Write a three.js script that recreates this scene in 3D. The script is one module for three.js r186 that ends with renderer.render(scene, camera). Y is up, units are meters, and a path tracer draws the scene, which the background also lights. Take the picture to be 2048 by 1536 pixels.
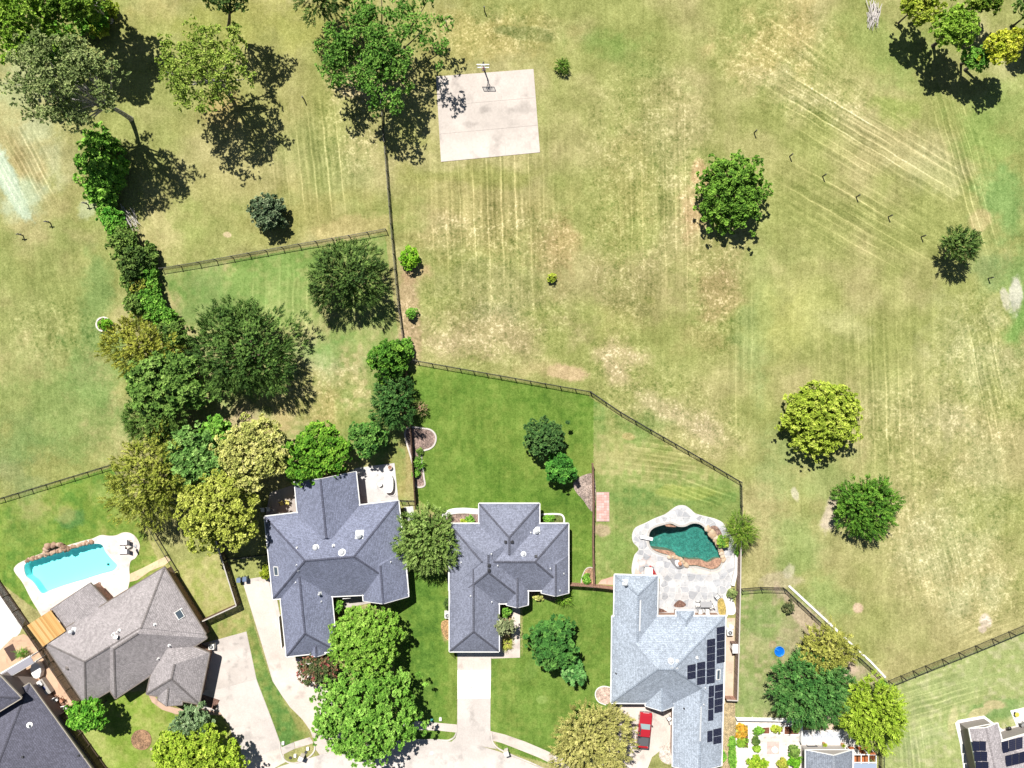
import * as THREE from 'three';
import { mergeGeometries, toCreasedNormals } from 'three/addons/utils/BufferGeometryUtils.js';
import { RoundedBoxGeometry } from 'three/addons/geometries/RoundedBoxGeometry.js';

// ---------------------------------------------------------------- camera, sky, sun, exposure
const scene = new THREE.Scene();
const FLIGHT = 110;                 // metres above ground
const GRID = 0.077;                 // metres of ground per plan unit
const camera = new THREE.PerspectiveCamera(2 * Math.atan(768 * GRID / FLIGHT) * 180 / Math.PI, 4 / 3, 1, 3000);
camera.position.set(0, FLIGHT, 0);
camera.up.set(0, 0, -1);
camera.lookAt(0, 0, 0);
scene.add(camera);

const renderer = new THREE.WebGLRenderer({ antialias: true });
renderer.setSize(1024, 768);
renderer.toneMapping = THREE.LinearToneMapping;
renderer.toneMappingExposure = 1.68;
renderer.shadowMap.enabled = true;

const SUNWARD = new THREE.Vector3(-0.237, 1, -0.613).normalize();
const sun = new THREE.DirectionalLight(new THREE.Color(1, 0.965, 0.9), 5);
sun.position.copy(SUNWARD).multiplyScalar(200);
sun.castShadow = true;
sun.shadow.mapSize.set(4096, 4096);
Object.assign(sun.shadow.camera, { left: -110, right: 110, top: 110, bottom: -110, near: 20, far: 400 });
scene.add(sun, sun.target);

{ // clear summer sky: deeper blue overhead, paler towards the horizon and around the sun
  const w = 512, h = 256, d = new Float32Array(w * h * 4), v = new THREE.Vector3();
  for (let j = 0; j < h; j++) for (let i = 0; i < w; i++) {
    const lat = ((j + 0.5) / h - 0.5) * Math.PI, lon = ((i + 0.5) / w) * 2 * Math.PI - Math.PI;
    v.set(Math.cos(lat) * Math.cos(lon), Math.sin(lat), Math.cos(lat) * Math.sin(lon));
    const up = Math.max(0, v.y), hz = Math.pow(1 - up, 3), near = Math.pow(Math.max(0, v.dot(SUNWARD)), 8) * 0.07, o = (j * w + i) * 4;
    d[o] = 0.042 + 0.1 * hz + near; d[o + 1] = 0.066 + 0.106 * hz + near; d[o + 2] = 0.12 + 0.095 * hz + near * 0.9; d[o + 3] = 1;
  }
  const t = new THREE.DataTexture(d, w, h, THREE.RGBAFormat, THREE.FloatType);
  t.mapping = THREE.EquirectangularReflectionMapping; t.magFilter = THREE.LinearFilter; t.needsUpdate = true;
  scene.background = t; scene.environment = t;
}

// ---------------------------------------------------------------- helpers
let seed = 7;
const setSeed = (s) => { seed = s >>> 0; };
const rnd = () => { seed = (seed + 0x6D2B79F5) >>> 0; let t = seed; t = Math.imul(t ^ (t >>> 15), t | 1); t ^= t + Math.imul(t ^ (t >>> 7), t | 61); return ((t ^ (t >>> 14)) >>> 0) / 4294967296; };
const rr = (a, b) => a + (b - a) * rnd();
const lerp = (a, b, t) => a + (b - a) * t;
const clamp = (x, a = 0, b = 1) => x < a ? a : x > b ? b : x;
const sstep = (a, b, x) => { const t = clamp((x - a) / (b - a)); return t * t * (3 - 2 * t); };
const hash2 = (x, y) => { let n = Math.imul(x | 0, 374761393) + Math.imul(y | 0, 668265263); n = Math.imul(n ^ (n >>> 13), 1274126177); return ((n ^ (n >>> 16)) >>> 0) / 4294967296; };
function noise(x, y) {
  const xi = Math.floor(x), yi = Math.floor(y), fx = x - xi, fy = y - yi, u = fx * fx * (3 - 2 * fx), v = fy * fy * (3 - 2 * fy);
  const a = hash2(xi, yi), b = hash2(xi + 1, yi), c = hash2(xi, yi + 1), d = hash2(xi + 1, yi + 1);
  return a + (b - a) * u + (c - a) * v + (a - b - c + d) * u * v;
}
const fbm = (x, y, n = 3) => { let s = 0, a = 0.5, t = 0; for (let i = 0; i < n; i++) { s += a * noise(x, y); t += a; x = x * 2.03 + 17.7; y = y * 2.03 + 9.2; a *= 0.5; } return s / t; };
// a plan point (east, south, in plan units as seen at height h) in metres
const P = (e, s, h = 0) => new THREE.Vector3((e - 1024) * GRID * (1 - h / FLIGHT), h, (s - 768) * GRID * (1 - h / FLIGHT));
const V = (x, y, z) => new THREE.Vector3(x, y, z);
const LIGHT = 2.02; // how much brighter than its reflectance a sunlit level surface comes out
const lin = (c) => { c /= 255; return c <= 0.04045 ? c / 12.92 : Math.pow((c + 0.055) / 1.055, 2.4); };
const srgb8 = (c) => { c = clamp(c); return 255 * (c <= 0.0031308 ? 12.92 * c : 1.055 * Math.pow(c, 1 / 2.4) - 0.055); };
const tone = (r, g, b, k = 1) => new THREE.Color().setRGB(lin(r) / LIGHT * k, lin(g) / LIGHT * k, lin(b) / LIGHT * k); // reflectance of a surface that looks r,g,b in the sun
const C = (r, g, b) => new THREE.Color().setRGB(r, g, b);

const taken = {};
const numbered = (n) => { const k = (taken[n] = (taken[n] ?? -1) + 1); return k ? n + '_' + String(k).padStart(3, '0') : n; };
function shade(o) { o.castShadow = true; o.receiveShadow = true; return o; }
function thing(name, label, category, pos = V(0, 0, 0), group) {
  const o = new THREE.Group(); o.name = numbered(name); o.position.copy(pos); o.userData = { label, category };
  if (group) o.userData.group = group;
  scene.add(o); return o;
}
// geometry in world metres -> a named part of a thing (or of one of its parts)
function part(t, name, geo, mat, under, extra) {
  geo.translate(-t.position.x, -t.position.y, -t.position.z);
  const m = shade(new THREE.Mesh(geo, mat)); m.name = name; if (extra) Object.assign(m.userData, extra);
  (under ?? t).add(m); return m;
}
// shared geometry placed in the thing's own frame
function piece(t, name, geo, mat, x, y, z, ry = 0, under) {
  const m = shade(new THREE.Mesh(geo, mat)); m.name = name; m.position.set(x, y, z); m.rotation.y = ry; (under ?? t).add(m); return m;
}
function struct(name, geo, mat) { const m = shade(new THREE.Mesh(geo, mat)); m.name = numbered(name); m.userData.kind = 'structure'; scene.add(m); return m; }
function single(name, label, category, geo, mat, pos, group) { const t = thing(name, label, category, pos, group); part(t, name.split('_').pop() + '_body', geo, mat); return t; }

const STUFF = { kind: 'stuff' };
function mesh3(pos, uv, idx) {
  const g = new THREE.BufferGeometry();
  g.setAttribute('position', new THREE.Float32BufferAttribute(pos, 3)); g.setAttribute('uv', new THREE.Float32BufferAttribute(uv, 2));
  if (idx) g.setIndex(idx);
  const f = g.index ? g.toNonIndexed() : g; f.computeVertexNormals(); return f;
}
const noIndex = (g) => (g.index ? g.toNonIndexed() : g);
const merge = (list) => mergeGeometries(list.map((g) => { const h = noIndex(g); for (const k of Object.keys(h.attributes)) if (!['position', 'normal', 'uv'].includes(k)) h.deleteAttribute(k); return h; }));
// level polygon (points in metres, y ignored), uv in metres
function sheet(pts, y, holes = []) {
  const c = pts.map((p) => new THREE.Vector2(p.x, p.z)), hs = holes.map((h) => h.map((p) => new THREE.Vector2(p.x, p.z)));
  if (THREE.ShapeUtils.isClockWise(c)) c.reverse();
  hs.forEach((h) => { if (!THREE.ShapeUtils.isClockWise(h)) h.reverse(); });
  const tri = THREE.ShapeUtils.triangulateShape(c, hs), all = [...c, ...hs.flat()], pos = [], uv = [], idx = [];
  all.forEach((p) => { pos.push(p.x, y, p.y); uv.push(p.x, p.y); });
  tri.forEach(([a, b, d]) => idx.push(a, d, b));
  return mesh3(pos, uv, idx);
}
function skirt(pts, y0, y1) {
  const pos = [], uv = [], idx = []; let s = 0;
  pts.forEach((p, i) => {
    const q = pts[(i + 1) % pts.length], l = Math.hypot(q.x - p.x, q.z - p.z), k = pos.length / 3;
    pos.push(p.x, y0, p.z, q.x, y0, q.z, q.x, y1, q.z, p.x, y1, p.z); uv.push(s, y0, s + l, y0, s + l, y1, s, y1); s += l;
    idx.push(k, k + 1, k + 2, k, k + 2, k + 3);
  });
  return mesh3(pos, uv, idx);
}
const slab = (pts, y0, y1, holes = []) => merge([sheet(pts, y1, holes), skirt(pts, y0, y1), ...holes.map((h) => skirt(h, y0, y1))]);
const plan = (list, h = 0) => list.map(([e, s]) => P(e, s, h));
function smooth(pts, n, closed = true) {
  const c = new THREE.CatmullRomCurve3(pts, closed, 'centripetal'); const o = c.getPoints(n); if (closed) o.pop(); return o;
}
// a strip of rectangular section that follows a path
function strip(pts, w, y0, y1, closed = false) {
  const n = pts.length, L = [], R = [];
  for (let i = 0; i < n; i++) {
    const a = pts[closed ? (i + n - 1) % n : Math.max(0, i - 1)], b = pts[closed ? (i + 1) % n : Math.min(n - 1, i + 1)];
    const dx = b.x - a.x, dz = b.z - a.z, l = Math.hypot(dx, dz) || 1; let k = w / 2;
    if (i > 0 && i < n - 1 || closed) { const p = pts[i], l1 = Math.hypot(p.x - a.x, p.z - a.z) || 1, cs = ((p.x - a.x) * dx + (p.z - a.z) * dz) / (l1 * l); k /= Math.max(0.5, cs); }
    L.push(V(pts[i].x - dz / l * k, 0, pts[i].z + dx / l * k)); R.push(V(pts[i].x + dz / l * k, 0, pts[i].z - dx / l * k));
  }
  const pos = [], uv = [], idx = []; let s = 0;
  const quad = (a, b, c, d, u0, u1, v0, v1) => { const k = pos.length / 3; pos.push(...a, ...b, ...c, ...d); uv.push(u0, v0, u1, v0, u1, v1, u0, v1); idx.push(k, k + 1, k + 2, k, k + 2, k + 3); };
  for (let i = 0; i < (closed ? n : n - 1); i++) {
    const j = (i + 1) % n, e = s + Math.hypot(pts[j].x - pts[i].x, pts[j].z - pts[i].z);
    const A = (p, y) => [p.x, y, p.z];
    quad(A(R[i], y1), A(L[i], y1), A(L[j], y1), A(R[j], y1), s, e, 0, w);
    quad(A(L[i], y0), A(L[j], y0), A(L[j], y1), A(L[i], y1), s, e, 0, y1 - y0);
    quad(A(R[j], y0), A(R[i], y0), A(R[i], y1), A(R[j], y1), s, e, 0, y1 - y0);
    s = e;
  }
  if (!closed) for (const [i, f] of [[0, 1], [n - 1, 0]]) { const a = f ? R[i] : L[i], b = f ? L[i] : R[i]; quad([a.x, y0, a.z], [b.x, y0, b.z], [b.x, y1, b.z], [a.x, y1, a.z], 0, w, 0, y1 - y0); }
  return mesh3(pos, uv, idx);
}
const box = (w, h, d, x = 0, y = 0, z = 0, ry = 0) => { const g = new THREE.BoxGeometry(w, h, d); if (ry) g.rotateY(ry); g.translate(x, y, z); return g; };
const rbox = (w, h, d, r, x = 0, y = 0, z = 0, ry = 0) => { const g = new RoundedBoxGeometry(w, h, d, 2, r); if (ry) g.rotateY(ry); g.translate(x, y, z); return g; };
const cyl = (r0, r1, h, n = 12, x = 0, y = 0, z = 0) => { const g = new THREE.CylinderGeometry(r1, r0, h, n); g.translate(x, y + h / 2, z); return g; };
const lathe = (prof, n = 24) => new THREE.LatheGeometry(prof.map(([r, y]) => new THREE.Vector2(r, y)), n);
function bar(a, b, r, n = 6, r2 = r) { // round bar between two points
  const d = b.clone().sub(a), g = new THREE.CylinderGeometry(r2, r, d.length(), n);
  g.applyQuaternion(new THREE.Quaternion().setFromUnitVectors(V(0, 1, 0), d.clone().normalize())); g.translate((a.x + b.x) / 2, (a.y + b.y) / 2, (a.z + b.z) / 2); return g;
}
function beam(a, b, w, h) { // rectangular bar between two points
  const d = b.clone().sub(a), g = new THREE.BoxGeometry(w, h, d.length()), m = new THREE.Matrix4().lookAt(a, b, V(0, 1, 0));
  g.applyMatrix4(m); g.translate((a.x + b.x) / 2, (a.y + b.y) / 2, (a.z + b.z) / 2); return g;
}

// ---------------------------------------------------------------- textures and materials
function texture(w, h, f, srgb = true) {
  const d = new Uint8Array(w * h * 4);
  for (let j = 0; j < h; j++) for (let i = 0; i < w; i++) { const c = f(i, j), o = (j * w + i) * 4; if (typeof c === 'number') d[o] = d[o + 1] = d[o + 2] = clamp(c, 0, 255); else { d[o] = clamp(c[0], 0, 255); d[o + 1] = clamp(c[1], 0, 255); d[o + 2] = clamp(c[2], 0, 255); } d[o + 3] = 255; }
  let sum = 0; for (let k = 0; k < d.length; k += 4 * 37) sum += (lin(d[k]) + lin(d[k + 1]) + lin(d[k + 2])) / 3; 
  const t = new THREE.DataTexture(d, w, h); t.userData.mean = sum / Math.ceil(d.length / (4 * 37)); t.magFilter = THREE.LinearFilter; t.minFilter = THREE.LinearMipmapLinearFilter; t.generateMipmaps = true;
  t.wrapS = t.wrapT = THREE.RepeatWrapping; if (srgb) t.colorSpace = THREE.SRGBColorSpace; t.needsUpdate = true; return t;
}
const even = (color, t) => color.clone().multiplyScalar(1 / t.userData.mean); // keeps a mapped surface at its own mean reflectance
const rep = (t, sx, sy = sx) => { const c = t.clone(); c.repeat.set(1 / sx, 1 / sy); c.needsUpdate = true; return c; };
const mat = (color, roughness = 0.9, more = {}) => new THREE.MeshStandardMaterial({ color, roughness, ...more });
// periodic noise for tiles
const tnoise = (x, y, p) => { const xi = Math.floor(x), yi = Math.floor(y), fx = x - xi, fy = y - yi, u = fx * fx * (3 - 2 * fx), v = fy * fy * (3 - 2 * fy), w = (a) => ((a % p) + p) % p; const a = hash2(w(xi), w(yi)), b = hash2(w(xi + 1), w(yi)), c = hash2(w(xi), w(yi + 1)), d = hash2(w(xi + 1), w(yi + 1)); return a + (b - a) * u + (c - a) * v + (a - b - c + d) * u * v; };
const tfbm = (i, j, n, p, oct) => { let s = 0, a = 0.5, t = 0; for (let k = 0; k < oct; k++) { s += a * tnoise(i / n * p + k * 31 * p, j / n * p, p); t += a; a *= 0.55; p *= 2; } return s / t; };

// shingles: 8 m tile, courses of 0.25 m with tabs of different tone, granule speckle and blotches
const NS = 1024, shingleTex = texture(NS, NS, (i, j) => {
  const row = Math.floor(j / 32), u = i + (row % 2) * 24 + hash2(row, 5) * 40, tab = Math.floor(((u % NS) + NS) % NS / 44);
  let v = 200 + (hash2(tab + 3, row) - 0.5) * 22 + (hash2(i >> 4, j >> 4) - 0.5) * 44 + (hash2(i >> 1, j >> 1) - 0.5) * 40 + (hash2(i, j) - 0.5) * 40 + (tfbm(i, j, NS, 4, 3) - 0.5) * 24;
  if (j % 32 < 5) v *= 0.8; if (((u % 44) + 44) % 44 < 2) v *= 0.85;
  return v;
});
const shingleBump = texture(512, 512, (i, j) => { const row = Math.floor(j / 16), u = i + (row % 2) * 12, tab = Math.floor(u / 22); return 60 + (j % 16) * 7 + hash2(tab, row) * 40 + hash2(i, j) * 30; }, false);
const shingles = (color) => mat(even(color, shingleTex), 0.95, { map: rep(shingleTex, 8), bumpMap: rep(shingleBump, 4), bumpScale: 0.015 });
const concreteTex = texture(1024, 1024, (i, j) => {
  let v = 226 + (tfbm(i, j, 1024, 5, 5) - 0.5) * 44 + (hash2(i, j) - 0.5) * 14 + (tfbm(i, j, 1024, 90, 2) - 0.5) * 16;
  const st = tfbm(i, j, 1024, 9, 4); if (st > 0.6) v -= (st - 0.6) * 130; return [v, v * 0.992, v * 0.982];
});
const concrete = (color, size = 14) => mat(even(color, concreteTex).multiplyScalar(1.14), 0.92, { map: rep(concreteTex, size), bumpMap: rep(concreteTex, size / 4), bumpScale: 0.004 });
const woodTex = texture(512, 512, (i, j) => { const b = Math.floor(i / 32), v = 190 + (hash2(b, 3) - 0.5) * 60 + (tfbm(i * 6, j, 512, 16, 3) - 0.5) * 60 + (hash2(i, j >> 4) - 0.5) * 20; return i % 32 < 2 ? v * 0.6 : v; });
const wood = (color, size = 2.3) => mat(even(color, woodTex), 0.85, { map: rep(woodTex, size) });
const brickTex = texture(512, 512, (i, j) => { const r = Math.floor(j / 16), u = (i + (r % 2) * 21) % 512, b = Math.floor(u / 42.7); if (j % 16 < 2 || u % 42.7 < 2.4) return [196, 188, 176]; const k = 0.8 + hash2(b, r) * 0.4 + (hash2(i, j) - 0.5) * 0.14; return [188 * k, 142 * k, 116 * k]; });
const brickWall = mat(C(0.55, 0.55, 0.55), 0.92, { map: rep(brickTex, 2.6), bumpMap: rep(brickTex, 2.6), bumpScale: 0.008 });
const mulchTex = texture(512, 512, (i, j) => { const n = tfbm(i, j, 512, 60, 3), m = tfbm(i, j, 512, 8, 3), v = 150 + (n - 0.5) * 170 + (m - 0.5) * 60 + (hash2(i, j) - 0.5) * 60; return [v * 1.03, v * 0.985, v * 0.95]; });
const mulch = (color, size = 5) => mat(even(color, mulchTex), 1, { map: rep(mulchTex, size), bumpMap: rep(mulchTex, size), bumpScale: 0.05 });
const barkTex = texture(256, 256, (i, j) => 150 + (tfbm(i * 3, j, 256, 8, 4) - 0.5) * 200);
const bark = (color) => mat(even(color, barkTex), 0.95, { map: rep(barkTex, 1.2), bumpMap: rep(barkTex, 1.2), bumpScale: 0.03 });
const rippleTex = (() => { // small wind ripples as a normal map
  const n = 512, h = new Float32Array(n * n);
  for (let j = 0; j < n; j++) for (let i = 0; i < n; i++) { const wx = tfbm(i, j, n, 6, 2), wy = tfbm(i + 200, j + 90, n, 6, 2); h[j * n + i] = tfbm(i + wx * 60, j + wy * 60, n, 18, 3) + 0.5 * tfbm(i, j, n, 40, 2); }
  return texture(n, n, (i, j) => { const a = h[j * n + (i + 1) % n] - h[j * n + (i + n - 1) % n], b = h[((j + 1) % n) * n + i] - h[((j + n - 1) % n) * n + i]; return [128 - a * 1500, 128 - b * 1500, 255]; }, false);
})();
const M = {
  white: mat(C(0.72, 0.71, 0.69), 0.55), gutter: mat(C(0.68, 0.67, 0.64), 0.5), black: mat(C(0.012, 0.012, 0.013), 0.5, { metalness: 0.2 }), iron: mat(C(0.02, 0.02, 0.022), 0.55),
  steel: mat(C(0.5, 0.5, 0.5), 0.35, { metalness: 0.9 }), galv: mat(C(0.55, 0.56, 0.57), 0.5, { metalness: 0.3 }), dark: mat(C(0.04, 0.04, 0.045), 0.6), vent: mat(C(0.03, 0.03, 0.035), 0.7),
  glass: new THREE.MeshPhysicalMaterial({ color: C(0.06, 0.08, 0.1), roughness: 0.06, metalness: 0, specularIntensity: 1 }), stone: mulch(C(0.4, 0.34, 0.27), 3), rock: mulch(C(0.42, 0.33, 0.25), 4),
  cloth: mat(C(0.75, 0.74, 0.72), 0.85), cushion: mat(C(0.68, 0.67, 0.64), 0.9), red: mat(C(0.38, 0.03, 0.03), 0.6), terracotta: mat(C(0.42, 0.2, 0.12), 0.8),
  soil: mulch(C(0.2, 0.13, 0.09)), cell: new THREE.MeshPhysicalMaterial({ color: C(0.012, 0.013, 0.03), roughness: 0.25, clearcoat: 0.6, clearcoatRoughness: 0.1 }), panelFrame: mat(C(0.3, 0.31, 0.34), 0.4, { metalness: 0.6 }), panelBlack: mat(C(0.05, 0.05, 0.06), 0.45, { metalness: 0.4 }),
};

// ---------------------------------------------------------------- the ground
const poolA = smooth(plan([[49, 1138], [50, 1129], [58, 1123], [100, 1110], [150, 1096], [190, 1087], [204, 1089], [212, 1103], [226, 1120], [235, 1130], [230, 1139], [205, 1147], [170, 1158], [130, 1170], [100, 1181], [86, 1187], [80, 1182], [74, 1173], [66, 1163], [53, 1152]]), 90);
const poolB = smooth(plan([[1299, 1066], [1306, 1057], [1318, 1052], [1330, 1049], [1342, 1047], [1356, 1053], [1370, 1053], [1384, 1047], [1398, 1048], [1408, 1055], [1417, 1069], [1427, 1082], [1436, 1095], [1440, 1109], [1443, 1124], [1436, 1135], [1424, 1139], [1410, 1136], [1393, 1132], [1376, 1131], [1366, 1118], [1352, 1111], [1336, 1110], [1320, 1106], [1306, 1099], [1299, 1088]]), 90);

const inPoly = (x, y, p) => { let c = false; for (let i = 0, j = p.length - 1; i < p.length; j = i++) if ((p[i][1] > y) !== (p[j][1] > y) && x < (p[j][0] - p[i][0]) * (y - p[i][1]) / (p[j][1] - p[i][1]) + p[i][0]) c = !c; return c; };
// turf regions (plan units) and their grass
const TURF = [
  { poly: [[812, 722], [836, 730], [1000, 757], [1174, 789], [1187, 800], [1187, 935], [1189, 1182], [1140, 1174], [1140, 1190], [1041, 1220], [1043, 1315], [985, 1320], [985, 1470], [914, 1466], [912, 1320], [898, 1306], [895, 1048], [838, 1000]], c: [[116, 150, 50], [96, 136, 34], [138, 163, 66]] },
  { poly: [[981, 1315], [1045, 1312], [1045, 1210], [1140, 1176], [1230, 1184], [1224, 1405], [1140, 1500], [1140, 1540], [1000, 1500], [982, 1465]], c: [[116, 150, 52], [98, 136, 36], [136, 160, 66]] },
  { poly: [[812, 1140], [898, 1150], [912, 1306], [914, 1486], [800, 1480], [780, 1210]], c: [[116, 152, 50], [92, 134, 36], [138, 162, 66]] },
  { poly: [[484, 1225], [500, 1225], [535, 1340], [570, 1400], [605, 1440], [622, 1476], [563, 1495], [512, 1360], [488, 1262]], c: [[132, 156, 72], [98, 142, 58], [186, 178, 104]] },
  { poly: [[140, 1400], [300, 1380], [350, 1430], [440, 1425], [490, 1540], [200, 1540]], c: [[148, 176, 64], [128, 164, 46], [178, 188, 96]] },
  { poly: [[-90, 1030], [0, 1005], [224, 934], [350, 1140], [330, 1160], [100, 1240], [0, 1165], [-90, 1020]], c: [[136, 165, 62], [104, 148, 46], [172, 180, 92]] },
  { poly: [[340, 1130], [440, 1105], [472, 1215], [420, 1240], [330, 1150], [230, 935], [300, 1020]], c: [[170, 178, 92], [132, 160, 66], [196, 190, 122]] },
  { poly: [[400, 1245], [475, 1215], [500, 1225], [492, 1265], [430, 1280]], c: [[150, 165, 80], [110, 150, 60], [186, 180, 110]] },
  { poly: [[1187, 800], [1300, 870], [1482, 972], [1478, 1160], [1187, 1182]], c: [[150, 168, 88], [120, 152, 70], [186, 184, 118]] },
  { poly: [[1480, 1180], [1572, 1178], [1775, 1360], [1690, 1460], [1470, 1440]], c: [[152, 170, 96], [130, 160, 82], [196, 186, 140]] },
  { poly: [[1775, 1370], [2120, 1235], [2120, 1600], [1760, 1600]], c: [[176, 188, 116], [146, 174, 94], [208, 206, 156]] },
  { poly: [[322, 545], [770, 468], [800, 700], [812, 900], [812, 1010], [560, 960], [430, 800]], c: [[160, 174, 98], [132, 164, 78], [198, 190, 130]] },
];
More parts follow.
